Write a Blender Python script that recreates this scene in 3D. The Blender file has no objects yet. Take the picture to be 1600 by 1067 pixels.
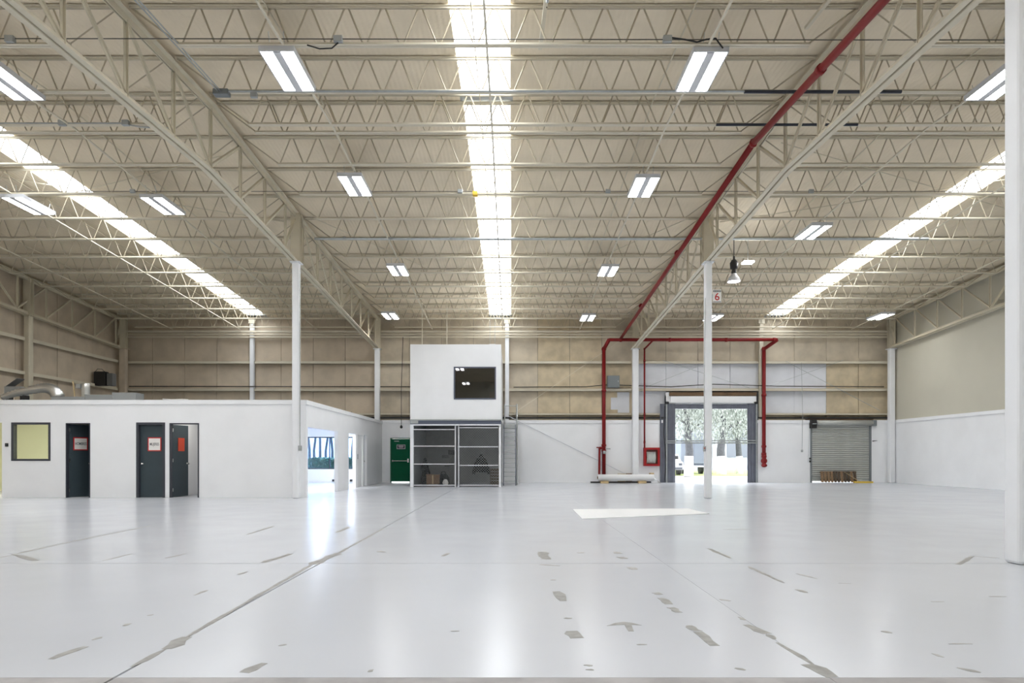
import bpy, math, random
from mathutils import Vector
random.seed(7)
scene = bpy.context.scene
col = scene.collection

# ------------------------------------------------------------------ camera, sky, exposure
F = 1045.0                      # focal length in pixels of the 1600 px wide frame
HC = 1.2                        # camera height
cam_d = bpy.data.cameras.new('camera')
cam_d.sensor_width = 36.0
cam_d.lens = 36.0 * F / 1600.0
cam_d.shift_x = 1.0 / 1600.0
cam_d.shift_y = 180.5 / 1600.0
cam_d.clip_end = 500
cam = bpy.data.objects.new('camera', cam_d)
cam.location = (0, 0, HC)
cam.rotation_euler = (math.radians(90), 0, 0)
col.objects.link(cam)
scene.camera = cam

world = bpy.data.worlds.new('overcast_sky')
scene.world = world
world.use_nodes = True
bg = world.node_tree.nodes['Background']
bg.inputs[0].default_value = (0.93, 0.965, 1.0, 1)
bg.inputs[1].default_value = 6.0
scene.view_settings.view_transform = 'Standard'
scene.view_settings.look = 'None'
scene.view_settings.gamma = 1.0
scene.view_settings.use_curve_mapping = False
scene.view_settings.exposure = 0.82
scene.cycles.max_bounces = 8
scene.cycles.diffuse_bounces = 4
scene.cycles.glossy_bounces = 3
scene.cycles.transparent_max_bounces = 10
scene.cycles.sample_clamp_indirect = 8.0

# ------------------------------------------------------------------ the building's measures (metres)
RIDGE = 13.93
GX = [-18.28, -6.28, 5.72, 17.72]      # truss lines
BAYX = [-12.28, -0.28, 11.72]
COLY = [7.54, 19.47, 31.35]
YW = 31.45                             # face of the white lower back wall
YP = 31.75                             # face of the back wall panels
YR = -5.0                              # wall behind the camera
XL, XR = -18.55, 18.0
HD = 2.92                              # height of the white lower wall
SKY = [(-12.35, -11.5), (-1.02, -0.02), (11.93, 12.8)]
def zr(y): return 8.70 - 0.05 * abs(y - RIDGE)
def fl(px, py):                        # a floor point
    d = HC * F / (py - 714.0)
    return ((px - 799.0) * d / F, d)

# portals guide light sampling through the real roof openings
def portal(name, x0, x1, y0, y1, z, tilt):
    l = bpy.data.lights.new(name, 'AREA'); l.shape = 'RECTANGLE'
    l.size = x1 - x0; l.size_y = (y1 - y0)
    l.cycles.is_portal = True
    o = bpy.data.objects.new(name, l); col.objects.link(o)
    o.location = ((x0 + x1) / 2, (y0 + y1) / 2, z); o.rotation_euler = (tilt, 0, 0)
for i, (a, b) in enumerate(SKY):
    portal('sky_portal', a, b, RIDGE + .15, 31.2, zr((RIDGE + 31.35) / 2) + .12, -math.atan(.05))
    portal('sky_portal', a, b, -4.0, RIDGE - .15, zr((RIDGE - 4.15) / 2) + .12, math.atan(.05))

# ------------------------------------------------------------------ materials
M = {}
def mat(name, c, rough=.5, metal=0, var=.0, vscale=3.0, bump=0, bscale=40, spec=.5, emit=None, es=0, c2=None, stretch=None):
    m = bpy.data.materials.new(name); m.use_nodes = True
    nt = m.node_tree; b = nt.nodes['Principled BSDF']
    b.inputs['Base Color'].default_value = (*c, 1)
    b.inputs['Roughness'].default_value = rough
    b.inputs['Metallic'].default_value = metal
    b.inputs['Specular IOR Level'].default_value = spec
    if emit:
        b.inputs['Emission Color'].default_value = (*emit, 1); b.inputs['Emission Strength'].default_value = es
    if var or bump or c2:
        tc = nt.nodes.new('ShaderNodeTexCoord'); mp = nt.nodes.new('ShaderNodeMapping')
        nt.links.new(tc.outputs['Object'], mp.inputs[0])
        if stretch: mp.inputs['Scale'].default_value = stretch
    if var or c2:
        n = nt.nodes.new('ShaderNodeTexNoise'); n.inputs['Scale'].default_value = vscale; n.inputs['Detail'].default_value = 5
        nt.links.new(mp.outputs[0], n.inputs[0])
        r = nt.nodes.new('ShaderNodeValToRGB')
        d = c2 if c2 else tuple(x * (1 - var) for x in c)
        r.color_ramp.elements[0].position = .32; r.color_ramp.elements[1].position = .62
        r.color_ramp.elements[0].color = (*d, 1); r.color_ramp.elements[1].color = (*c, 1)
        nt.links.new(n.outputs[0], r.inputs[0]); nt.links.new(r.outputs[0], b.inputs['Base Color'])
    if bump:
        n2 = nt.nodes.new('ShaderNodeTexNoise'); n2.inputs['Scale'].default_value = bscale
        nt.links.new(mp.outputs[0], n2.inputs[0])
        bp = nt.nodes.new('ShaderNodeBump'); bp.inputs['Strength'].default_value = bump; bp.inputs['Distance'].default_value = .01
        nt.links.new(n2.outputs[0], bp.inputs['Height']); nt.links.new(bp.outputs[0], b.inputs['Normal'])
    M[name] = m
    return m
mat('white_paint', (.90, .91, .93), .55, var=.04, vscale=1.2, bump=.08, bscale=30)
mat('column_paint', (.86, .875, .90), .45, var=.03)
mat('steel_cream', (.68, .62, .485), .5, var=.10, vscale=2)
mat('steel_web_shaded', (.50, .435, .32), .5, var=.08, vscale=1.5)  # joist paint darkened to put the webs' shade into the colour
mat('cable_brown', (.10, .09, .075), .6)
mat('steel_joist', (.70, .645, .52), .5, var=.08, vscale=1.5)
mat('deck', (.79, .69, .525), .75, var=.10, vscale=.9)
mat('panel_tan', (.64, .56, .44), .8, var=.22, vscale=1.6, bump=.15, bscale=14)
mat('panel_ochre', (.64, .54, .38), .8, var=.22, vscale=2.2, bump=.15, bscale=14)
mat('panel_taupe', (.63, .535, .42), .85, var=.18, vscale=1.4, bump=.15, bscale=14)
mat('panel_white', (.74, .755, .80), .7, var=.08, vscale=1.5)
mat('wall_beige', (.60, .575, .48), .7, var=.05, vscale=.6)
mat('joint', (.33, .32, .31), .9)
mat('concrete', (.40, .385, .385), .75, var=.25, vscale=4)
mat('worn', (.345, .34, .325), .65, var=.2, spec=.3, vscale=14)
mat('white_sheet', (.84, .85, .86), .5)
mat('dark_door', (.04, .06, .072), .5, var=.1)
mat('dark_frame', (.05, .055, .07), .45)
mat('green_door', (.0, .11, .05), .6, spec=.2)
mat('chrome', (.7, .7, .7), .25, 1)
mat('galv', (.50, .53, .54), .35, .8, var=.15, vscale=8)
mat('foil', (.75, .75, .74), .3, .9, bump=.5, bscale=25)
mat('duct_grey', (.40, .42, .43), .45, .4)
mat('red_pipe', (.20, .008, .009), .5, spec=.3)
mat('red_sign', (.55, .02, .02), .45)
mat('paper', (.85, .83, .80), .7)
mat('black', (.012, .012, .013), .5)
mat('navy_steel', (.022, .028, .045), .4)
mat('grey_blue', (.10, .115, .16), .5)
mat('dock_curtain', (.13, .14, .175), .65, var=.15, vscale=3)
mat('shutter', (.46, .47, .445), .45, .3, var=.08)
mat('wood', (.26, .165, .09), .8, var=.35, vscale=6, stretch=(1, 1, 6))
mat('wood_dark', (.10, .07, .045), .8, var=.3, vscale=6)
mat('pine', (.62, .47, .26), .8, var=.2, vscale=7)
mat('rust', (.16, .095, .05), .8, var=.3)
mat('cardboard', (.25, .15, .09), .85, var=.1)
mat('cloth_black', (.012, .012, .014), .9, bump=.4, bscale=9)
mat('box_grey', (.19, .21, .22), .5)
mat('yellow', (.75, .5, .05), .6)
mat('yellow_wall', (.80, .79, .52), .7)
mat('lamp_tray', (.62, .63, .66), .4)
mat('lamp_glow', (.9, .9, .9), .5, emit=(1, .995, .985), es=19)
mat('bulb_glow', (.9, .9, .9), .5, emit=(1, .86, .93), es=6)
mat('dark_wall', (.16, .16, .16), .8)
mat('bark', (.06, .062, .068), .9, var=.3, vscale=9)
mat('limewash', (.75, .75, .74), .9)
mat('leaf', (.15, .175, .15), .7, c2=(.22, .235, .21), vscale=.8)
mat('hedge_leaf', (.05, .11, .06), .7, c2=(.09, .16, .08), vscale=1.5)
mat('ground', (.34, .335, .32), .9, var=.1, vscale=.5)
mat('lawn', (.22, .26, .09), .95, var=.2, vscale=.8)
mat('trailer', (.13, .15, .19), .5)
mat('car_white', (.28, .28, .29), .3)
mat('cage_back', (.30, .30, .305), .8, var=.1)
mat('orange', (.60, .065, .025), .5)
mat('red_cabinet', (.33, .012, .014), .45, spec=.3)
mat('facade', (.19, .205, .23), .8, var=.06)
mat('facade_window', (.06, .07, .09), .3)

def deck_ribs():
    nt = M['deck'].node_tree; b = nt.nodes['Principled BSDF']
    tc = nt.nodes.new('ShaderNodeTexCoord')
    w = nt.nodes.new('ShaderNodeTexWave'); w.wave_type = 'BANDS'; w.bands_direction = 'X'; w.inputs['Scale'].default_value = 3.2
    w.inputs['Distortion'].default_value = .3
    v = nt.nodes.new('ShaderNodeTexVoronoi'); v.feature = 'DISTANCE_TO_EDGE'; v.inputs['Scale'].default_value = 14
    nt.links.new(tc.outputs['Object'], w.inputs[0]); nt.links.new(tc.outputs['Object'], v.inputs[0])
    a = nt.nodes.new('ShaderNodeMath'); a.operation = 'ADD'
    nt.links.new(w.outputs['Fac'], a.inputs[0]); nt.links.new(v.outputs['Distance'], a.inputs[1])
    bp = nt.nodes.new('ShaderNodeBump'); bp.inputs['Strength'].default_value = .35; bp.inputs['Distance'].default_value = .012
    nt.links.new(a.outputs[0], bp.inputs['Height']); nt.links.new(bp.outputs[0], b.inputs['Normal'])
deck_ribs()

def floor_mat():
    m = mat('epoxy', (.585, .605, .65), .24, var=.05, vscale=.35)
    nt = m.node_tree; b = nt.nodes['Principled BSDF']
    tc = nt.nodes.new('ShaderNodeTexCoord')
    n = nt.nodes.new('ShaderNodeTexNoise'); n.inputs['Scale'].default_value = 1.3; n.inputs['Detail'].default_value = 6
    nt.links.new(tc.outputs['Object'], n.inputs[0])
    r = nt.nodes.new('ShaderNodeMapRange'); r.inputs['To Min'].default_value = .19; r.inputs['To Max'].default_value = .26
    nt.links.new(n.outputs[0], r.inputs[0]); nt.links.new(r.outputs[0], b.inputs['Roughness'])
    b.inputs['IOR'].default_value = 1.31
    n2 = nt.nodes.new('ShaderNodeTexNoise'); n2.inputs['Scale'].default_value = .9
    nt.links.new(tc.outputs['Object'], n2.inputs[0])
    bp = nt.nodes.new('ShaderNodeBump'); bp.inputs['Strength'].default_value = .12; bp.inputs['Distance'].default_value = .01
    nt.links.new(n2.outputs[0], bp.inputs['Height']); nt.links.new(bp.outputs[0], b.inputs['Normal'])
floor_mat()

def skylight_mat():
    m = bpy.data.materials.new('skylight_sheet'); m.use_nodes = True; nt = m.node_tree; nt.nodes.clear()
    o = nt.nodes.new('ShaderNodeOutputMaterial'); mx = nt.nodes.new('ShaderNodeMixShader'); mx.inputs[0].default_value = .14
    t = nt.nodes.new('ShaderNodeBsdfTransparent'); t.inputs[0].default_value = (.97, .975, .98, 1)
    tl = nt.nodes.new('ShaderNodeBsdfTranslucent'); tl.inputs[0].default_value = (.9, .92, .95, 1)
    nt.links.new(t.outputs[0], mx.inputs[1]); nt.links.new(tl.outputs[0], mx.inputs[2]); nt.links.new(mx.outputs[0], o.inputs[0])
    M['skylight_sheet'] = m
skylight_mat()
def glass_mat(name, tint, refl, rough=.02):
    m = bpy.data.materials.new(name); m.use_nodes = True; nt = m.node_tree; nt.nodes.clear()
    o = nt.nodes.new('ShaderNodeOutputMaterial'); mx = nt.nodes.new('ShaderNodeMixShader'); mx.inputs[0].default_value = refl
    t = nt.nodes.new('ShaderNodeBsdfTransparent'); t.inputs[0].default_value = (*tint, 1)
    g = nt.nodes.new('ShaderNodeBsdfGlossy'); g.inputs['Roughness'].default_value = rough; g.inputs[0].default_value = (.9, .9, .9, 1)
    nt.links.new(t.outputs[0], mx.inputs[1]); nt.links.new(g.outputs[0], mx.inputs[2]); nt.links.new(mx.outputs[0], o.inputs[0])
    M[name] = m
glass_mat('glass_clear', (.93, .95, .95), .05)
glass_mat('glass_blue', (.55, .72, .95), .06)
glass_mat('glass_dark', (.28, .29, .30), .12)

# ------------------------------------------------------------------ mesh helpers
class MB:
    def __init__(s): s.v = []; s.f = []
    def box(s, x0, x1, y0, y1, z0, z1):
        n = len(s.v)
        s.v += [(x0, y0, z0), (x1, y0, z0), (x1, y1, z0), (x0, y1, z0), (x0, y0, z1), (x1, y0, z1), (x1, y1, z1), (x0, y1, z1)]
        s.f += [(n, n+3, n+2, n+1), (n+4, n+5, n+6, n+7), (n, n+1, n+5, n+4), (n+1, n+2, n+6, n+5), (n+2, n+3, n+7, n+6), (n+3, n, n+4, n+7)]
        return s
    def bar(s, p, q, w, h, ou=0, ov=0, up=(0, 0, 1)):
        p = Vector(p); q = Vector(q); d = (q - p).normalized(); up = Vector(up)
        if abs(d.dot(up)) > .98: up = Vector((0, 1, 0))
        u = d.cross(up).normalized(); v = u.cross(d).normalized()
        n = len(s.v)
        for c in (p, q):
            for a, b in ((-1, -1), (1, -1), (1, 1), (-1, 1)):
                s.v.append(tuple(c + u * (ou + a * w / 2) + v * (ov + b * h / 2)))
        s.f += [(n, n+1, n+2, n+3), (n+4, n+7, n+6, n+5), (n, n+4, n+5, n+1), (n+1, n+5, n+6, n+2), (n+2, n+6, n+7, n+3), (n+3, n+7, n+4, n)]
        return s
    def tube(s, pts, r, n=8, cap=True):
        pts = [Vector(p) for p in pts]; rs = r if isinstance(r, (list, tuple)) else [r] * len(pts)
        rings = []; pu = None
        for i, p in enumerate(pts):
            d = (pts[min(i+1, len(pts)-1)] - pts[max(i-1, 0)]).normalized()
            if pu is None:
                a = Vector((0, 0, 1)) if abs(d.z) < .9 else Vector((1, 0, 0))
                u = d.cross(a).normalized()
            else:
                u = (pu - d * pu.dot(d)).normalized()
            pu = u; w = d.cross(u)
            k = len(s.v); rings.append(k)
            for j in range(n):
                t = 2 * math.pi * j / n
                s.v.append(tuple(p + (u * math.cos(t) + w * math.sin(t)) * rs[i]))
        for a, b in zip(rings, rings[1:]):
            for j in range(n):
                s.f.append((a + j, a + (j+1) % n, b + (j+1) % n, b + j))
        if cap:
            s.f.append(tuple(rings[0] + j for j in reversed(range(n)))); s.f.append(tuple(rings[-1] + j for j in range(n)))
        return s
    def lathe(s, c, prof, n=20, sx=1, sy=1):
        rings = []
        for r, z in prof:
            k = len(s.v); rings.append(k)
            for j in range(n):
                t = 2 * math.pi * j / n
                s.v.append((c[0] + r * math.cos(t) * sx, c[1] + r * math.sin(t) * sy, c[2] + z))
        for a, b in zip(rings, rings[1:]):
            for j in range(n): s.f.append((a + j, a + (j+1) % n, b + (j+1) % n, b + j))
        return s
    def prism(s, pts, z0, z1):        # polygon in xy
        n = len(s.v); k = len(pts)
        s.v += [(x, y, z0) for x, y in pts] + [(x, y, z1) for x, y in pts]
        s.f.append(tuple(n + j for j in reversed(range(k)))); s.f.append(tuple(n + k + j for j in range(k)))
        for j in range(k): s.f.append((n + j, n + (j+1) % k, n + k + (j+1) % k, n + k + j))
        return s
    def quad(s, a, b, c, d):
        n = len(s.v); s.v += [a, b, c, d]; s.f.append((n, n+1, n+2, n+3)); return s
    def mesh(s, name, m, smooth=False):
        me = bpy.data.meshes.new(name); me.from_pydata(s.v, [], s.f); me.materials.append(M[m]); me.update()
        if smooth: me.polygons.foreach_set('use_smooth', [True] * len(me.polygons))
        return me
    def build(s, name, m, parent=None, smooth=False, bevel=0):
        o = link(name, s.mesh(name, m, smooth), parent)
        if bevel:
            b = o.modifiers.new('bevel', 'BEVEL'); b.width = bevel; b.segments = 2; b.limit_method = 'ANGLE'
        return o
def link(name, data, parent=None, loc=None):
    o = bpy.data.objects.new(name, data); col.objects.link(o)
    if parent: o.parent = parent
    if loc: o.location = loc
    return o
def tag(o, label=None, cat=None, group=None, kind=None):
    if label: o['label'] = label
    if cat: o['category'] = cat
    if group: o['group'] = group
    if kind: o['kind'] = kind
    return o
def thing(name, label, cat, loc=(0, 0, 0), group=None, kind=None):
    o = link(name, None, None, loc); return tag(o, label, cat, group, kind)
def struct(name, label, cat=None, loc=(0, 0, 0)):
    o = link(name, None, None, loc); return tag(o, label, cat, None, 'structure')
def text(name, s, size, loc, m, parent, rot=(math.radians(90), 0, 0), sx=1.0):
    c = bpy.data.curves.new(name, 'FONT'); c.body = s; c.size = size; c.align_x = 'CENTER'; c.align_y = 'CENTER'; c.extrude = .001
    c.offset = size * .008; c.materials.append(M[m]); tmp = link('tmp_text', c)
    bpy.context.view_layer.update(); dg = bpy.context.evaluated_depsgraph_get()
    me = bpy.data.meshes.new_from_object(tmp.evaluated_get(dg)); bpy.data.objects.remove(tmp)
    if not me.materials: me.materials.append(M[m])
    o = link(name, me, parent, loc); o.rotation_euler = rot; o.scale = (sx, 1, 1)
    return o
ORD = ['first', 'second', 'third', 'fourth', 'fifth', 'sixth', 'seventh', 'eighth', 'ninth', 'tenth', 'eleventh', 'twelfth']
B = lambda *a: MB().box(*a)

# ------------------------------------------------------------------ floor: painted slabs with open joints
floor = B(XL, XR, YR, 31.95, -.06, -.012).build('floor', 'joint')
tag(floor, 'glossy pale grey painted concrete floor with worn tape marks', 'floor', kind='structure')
xs = [XL, -14.25, -10.25, -6.30, -2.16, 1.73, 5.72, 9.7, 13.7, XR]
ys = [YR, -.3, 3.64, 7.55, 11.5, 15.5, 19.45, 23.4, 27.4, 31.95]
for i in range(len(xs) - 1):
    for j in range(len(ys) - 1):
        g = .0013; gl = .009 if abs(xs[i] + 2.16) < .01 else g; gr = .009 if abs(xs[i+1] + 2.16) < .01 else g
        gb = .007 if abs(ys[j] - 7.55) < .1 else g; gt = .007 if abs(ys[j+1] - 7.55) < .1 else g
        o = B(xs[i] + gl, xs[i+1] - gr, ys[j] + gb, ys[j+1] - gt, -.011, 0).build('slab', 'concrete' if ys[j+1] < 3.7 and ys[j+1] > 3 else 'epoxy', floor)
strokes = [  # x1,y1,x2,y2 in photo pixels, width in metres: tape residue and worn joints
 (80,1030,133,1010,.085),(144,1000,159,995,.05),(193,978,205,974,.05),(230,962,240,960,.04),(304,930,324,922,.06),(372,898,386,893,.06),
 (412,879,454,865,.11),(259,872,290,865,.05),(161,876,206,865,.04),(386,835,427,822,.07),(525,832,547,823,.10),(382,1051,412,1036,.08),
 (435,1009,448,1007,.05),(259,1014,292,995,.14),(487,882,529,864,.16),(205,1042,259,1014,.05),(292,995,487,882,.045),(529,864,600,825,.05),
 (22,866,56,876,.10),(22,866,112,846,.05),(112,846,236,821,.05),(0,871,22,867,.05),(849,862,854,874,.16),(843,882,875,884,.08),
 (869,924,879,939,.13),(881,966,894,966,.05),(892,986,903,997,.12),(995,1007,1011,1007,.03),(912,1039,926,1040,.04),(692,869,700,864,.09),
 (592,861,601,863,.10),(704,986,718,986,.03),(961,862,967,865,.12),(969,870,975,873,.12),(984,886,993,890,.10),(860,906,869,906,.05),
 (903,864,911,863,.09),(1107,857,1141,872,.08),(1169,885,1225,911,.055),(1244,896,1276,904,.05),(1244,921,1261,926,.07),
 (1024,926,1033,929,.09),(1032,934,1045,944,.09),(1049,949,1061,957,.10),(1077,977,1090,986,.09),(1090,987,1116,1009,.085),
 (1154,964,1165,969,.05),(1165,976,1199,990,.09),(1199,991,1210,999,.06),(1214,1004,1270,1038,.055),(1262,1038,1300,1058,.12),
 (1124,936,1141,939,.06),(1148,1044,1165,1047,.06),(1377,986,1394,989,.06),(1456,1021,1474,1027,.035),(1495,1043,1532,1051,.05),
 (1482,1006,1519,1006,.025),(1546,932,1572,932,.03),(1497,882,1519,869,.07),(1519,869,1562,872,.03),(1130,827,1174,827,.06),
 (1455,940,1475,940,.03),(1310,911,1330,912,.02),(915,1046,928,1047,.03),(575,1050,583,1046,.035)]
for n, (x1, y1, x2, y2, w) in enumerate(strokes):
    a = Vector(fl(x1, y1)); b = Vector(fl(x2, y2)); d = (b - a); L = d.length; d.normalize(); p = Vector((-d.y, d.x))
    k = max(3, min(40, int(L / .12))); up = []; dn = []
    for i in range(k + 1):
        c = a + d * (L * i / k); e = (.75 if w > .065 else .4) if i in (0, k) else 1
        up.append(tuple(c + p * w * .5 * e * random.uniform(.45, 1.15))); dn.append(tuple(c - p * w * .5 * e * random.uniform(.45, 1.15)))
    MB().prism(dn + up[::-1], .0004, .0012).build('worn_patch', 'worn', floor)
ar = [fl(500 + x * .375, 740 + y * .375) for x, y in ((1195, 634), (1230, 622), (1265, 618), (1300, 621), (1340, 632), (1298, 630), (1308, 657), (1285, 657), (1268, 630))]
MB().prism(ar, .0004, .0012).build('worn_arrow', 'worn', floor)
sp = [fl(910, 811), fl(1108, 803), fl(1075, 795), fl(895, 796)]
tag(MB().prism(sp, .0015, .012).build('white_sheet', 'white_sheet'), 'white rectangular sheet lying flat on the floor before the dock door', 'sheet')

# ------------------------------------------------------------------ roof deck with skylight openings
ceil = struct('ceiling', 'cream ribbed metal roof deck on two shallow slopes', 'ceiling')
edges = [XL - .2] + [v for s in SKY for v in s] + [XR + .2]
for side, (ya, yb) in enumerate(((YR - .2, RIDGE), (RIDGE, 32.1))):
    for k in range(0, len(edges), 2):
        m = MB(); x0, x1 = edges[k], edges[k+1]; za, zb = zr(ya), zr(yb); t = .1
        m.v += [(x0, ya, za), (x1, ya, za), (x1, yb, zb), (x0, yb, zb), (x0, ya, za+t), (x1, ya, za+t), (x1, yb, zb+t), (x0, yb, zb+t)]
        m.f += [(0, 3, 2, 1), (4, 5, 6, 7), (0, 1, 5, 4), (1, 2, 6, 5), (2, 3, 7, 6), (3, 0, 4, 7)]
        m.build('deck_sheet', 'deck', ceil)
cap = MB()
for a, b in SKY:
    cap.box(a - .05, b + .05, RIDGE - .16, RIDGE + .16, zr(RIDGE) - .01, zr(RIDGE) + .1)
    cap.box(a - .05, b + .05, 31.2, 32.1, zr(31.5), zr(31.5) + .12); cap.box(a - .05, b + .05, YR - .2, YR + 1, zr(YR), zr(YR + 1) + .1)
cap.build('ridge_cap', 'duct_grey', ceil)
slab = ['long skylight strip over the white office', 'central skylight strip leading to the hanging white room', 'long skylight strip on the side of the beige wall']
for i, (a, b) in enumerate(SKY):
    s = thing('skylight', slab[i], 'skylight', group='skylight strips')
    for side, (ya, yb) in enumerate(((YR + .9, RIDGE - .15), (RIDGE + .15, 31.25))):
        n = 6
        for k in range(n):
            p, q = ya + (yb - ya) * k / n, ya + (yb - ya) * (k + 1) / n - .02
            m = MB(); K = 10           # corrugated sheet
            for j in range(K + 1):
                x = a - .03 + (b - a + .06) * j / K; dz = .06 + .018 * (j % 2)
                m.v += [(x, p, zr(p) + dz), (x, q, zr(q) + dz)]
            for j in range(K): m.f.append((2*j, 2*j+2, 2*j+3, 2*j+1))
            m.build('pane', 'skylight_sheet', s)

# ------------------------------------------------------------------ open-web joists
def joist_meshes():
    t = MB(); bt = MB(); w = MB(); D = .65
    for s in (-.028, .028):
        t.box(-5.92, 5.92, s - .021, s + .021, -.012, 0); t.box(-5.92, 5.92, s * .6 - .006, s * .6 + .006, -.045, -.012)
        bt.box(-5.12, 5.12, s - .021, s + .021, -D, -D + .012); bt.box(-5.12, 5.12, s * .6 - .006, s * .6 + .006, -D + .012, -D + .05)
    r = .0145; g = .03
    for k in range(17):
        b0 = -5.1 + .6 * k
        w.tube([(b0 + g, 0, -D + .03), (b0 + .3 - g, 0, -.03)], r, 4); w.tube([(b0 + .3 + g, 0, -.03), (b0 + .6 - g, 0, -D + .03)], r, 4)
    for s in (-1, 1):
        w.tube([(s * 5.1, 0, -D + .03), (s * 5.9, 0, -.03)], r, 4)
    return t.mesh('top_chord', 'steel_joist'), bt.mesh('bottom_chord', 'steel_joist'), w.mesh('web', 'steel_web_shaded')
JT, JB, JW = joist_meshes()
bayname = ['bay over the white office', 'bay with the central skylight', 'bay beside the beige wall']
JY = [(RIDGE - .17, 'at the ridge on the near slope')] + [(RIDGE - 1.53 * k, ORD[k-1] + ' from the ridge on the near slope') for k in range(1, 6)]
JY += [(RIDGE + .17, 'at the ridge on the far slope')] + [(RIDGE + 1.542 * k, ORD[k-1] + ' from the ridge on the far slope') for k in range(1, 12)]
for bi, bx in enumerate(BAYX):
    for y, desc in JY:
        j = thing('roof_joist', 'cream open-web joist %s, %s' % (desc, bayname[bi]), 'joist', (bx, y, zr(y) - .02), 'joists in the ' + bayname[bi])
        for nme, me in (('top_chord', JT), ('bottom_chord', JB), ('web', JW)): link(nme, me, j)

# ------------------------------------------------------------------ trusses on the column lines
def chord(m, pts, w, up):
    for p, q in zip(pts, pts[1:]):
        for s in (-1, 1):
            m.bar(p, q, w, .014, s * (.022 + w / 2), -up * .06); m.bar(p, q, .014, .12, s * .022, 0)
def truss(x, ya, yb, label):
    t = thing('roof_truss', label, 'truss', (x, ya, 0), 'trusses along the column lines')
    pts = [ya] + ([RIDGE] if ya < RIDGE < yb else []) + [yb]
    top = MB(); bot = MB()
    chord(top, [(0, y - ya, zr(y) - .21) for y in pts], .095, -1); chord(bot, [(0, y - ya, zr(y) - 1.5) for y in pts], .095, 1)
    top.build('top_chord', 'steel_cream', t); bot.build('bottom_chord', 'steel_cream', t)
    node = [y for y, d in JY if ya + .5 < y < yb - .4 and abs(y - RIDGE) > .3] + ([RIDGE] if ya < RIDGE < yb else [])
    node = [ya] + sorted(node) + [yb]; mid = RIDGE if ya < RIDGE < yb else (ya + yb) / 2
    for y in node[1:-1]:
        p, q = (0, y - ya, zr(y) - 1.48), (0, y - ya, zr(y) - .22)
        MB().bar(p, q, .08, .012, 0, .03).bar(p, q, .012, .07).build('vertical', 'steel_cream', t)
    for a, b in zip(node, node[1:]):
        c = (a + b) / 2
        p, q = ((a, zr(a) - .25), (b, zr(b) - 1.46)) if c < mid else ((b, zr(b) - .25), (a, zr(a) - 1.46))
        MB().bar((0, p[0] - ya, p[1]), (0, q[0] - ya, q[1]), .07, .012, 0, .03).bar((0, p[0] - ya, p[1]), (0, q[0] - ya, q[1]), .012, .07).build('diagonal', 'steel_cream', t)
tl = ['cream truss along the brown wall beside the office roof', 'cream truss above the office corner column', 'cream truss beside the red overhead pipe', 'cream truss along the top of the beige side wall']
for i, x in enumerate(GX):
    truss(x, COLY[0] if i in (1, 2) else 10.0, COLY[1], tl[i] + ', near span over the ridge')
    truss(x, COLY[1], COLY[2], tl[i] + ', far span reaching the end wall')

# ------------------------------------------------------------------ columns
def column(x, y, label, ztop, w=.24, low='column_paint', group='white steel columns', depth=.24):
    c = thing('steel_column', label, 'column', (x, y, 0), group)
    B(-w/2, w/2, -depth/2, depth/2, 0, ztop - .02).build('shaft', low, c, bevel=.035)
    B(-w/2 - .05, w/2 + .05, -depth/2 - .05, depth/2 + .05, ztop - .03, ztop).build('cap_plate', low, c)
    zt = zr(y) - .14
    m = MB().box(-.14, .14, -.10, -.085, ztop, zt).box(-.14, .14, .085, .10, ztop, zt).box(-.008, .008, -.085, .085, ztop, zt)
    m.build('stub_post', 'steel_cream', c)
    return c
def zc(y): return zr(y) - 1.56
column(5.73, COLY[0], 'thick white steel column close by at the frame edge', zc(COLY[0]), .19)
column(-6.28, COLY[0], 'white steel column carrying the near end of the office-side truss', zc(COLY[0]), .19)
column(5.72, COLY[1], 'white steel column standing free on the floor with the number 6 sign', zc(COLY[1]), .19)
column(-6.26, COLY[1], 'white steel column at the corner of the white office', zc(COLY[1]), .19)
column(-6.27, COLY[2] - .05, 'white steel column on the end wall above the office end', zc(COLY[2]))
column(5.80, COLY[2] - .05, 'white steel column on the end wall behind the white roll', zc(COLY[2]), .28)
column(17.78, COLY[2] - .05, 'white steel column in the corner by the roller shutter', zc(COLY[2]), .26)
column(-18.15, COLY[2] - .05, 'brown painted steel column in the far corner above the office', zc(COLY[2]), .30, 'panel_taupe')
column(-18.30, 25.35, 'slim cream steel column against the brown wall above the office', zc(25.35), .22, 'steel_cream')
for x, n in ((-12.2, 'above the office roof'), (-.2, 'beside the hanging white room'), (11.75, 'behind the red riser pipe')):
    p = thing('wind_post', 'pale slim steel post on the end wall ' + n, 'post', (x, 31.5, HD), 'slim posts on the end wall')
    zt = zr(31.5) - .1 - HD
    MB().box(-.09, .09, -.08, -.06, 0, zt).box(-.09, .09, .06, .08, 0, zt).box(-.008, .008, -.06, .06, 0, zt).build('shaft', 'column_paint' if x < 5 else 'steel_joist', p)
    B(-.14, .14, -.12, .0, zt - .25, zt - .05).build('bracket', 'steel_joist', p)

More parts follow.
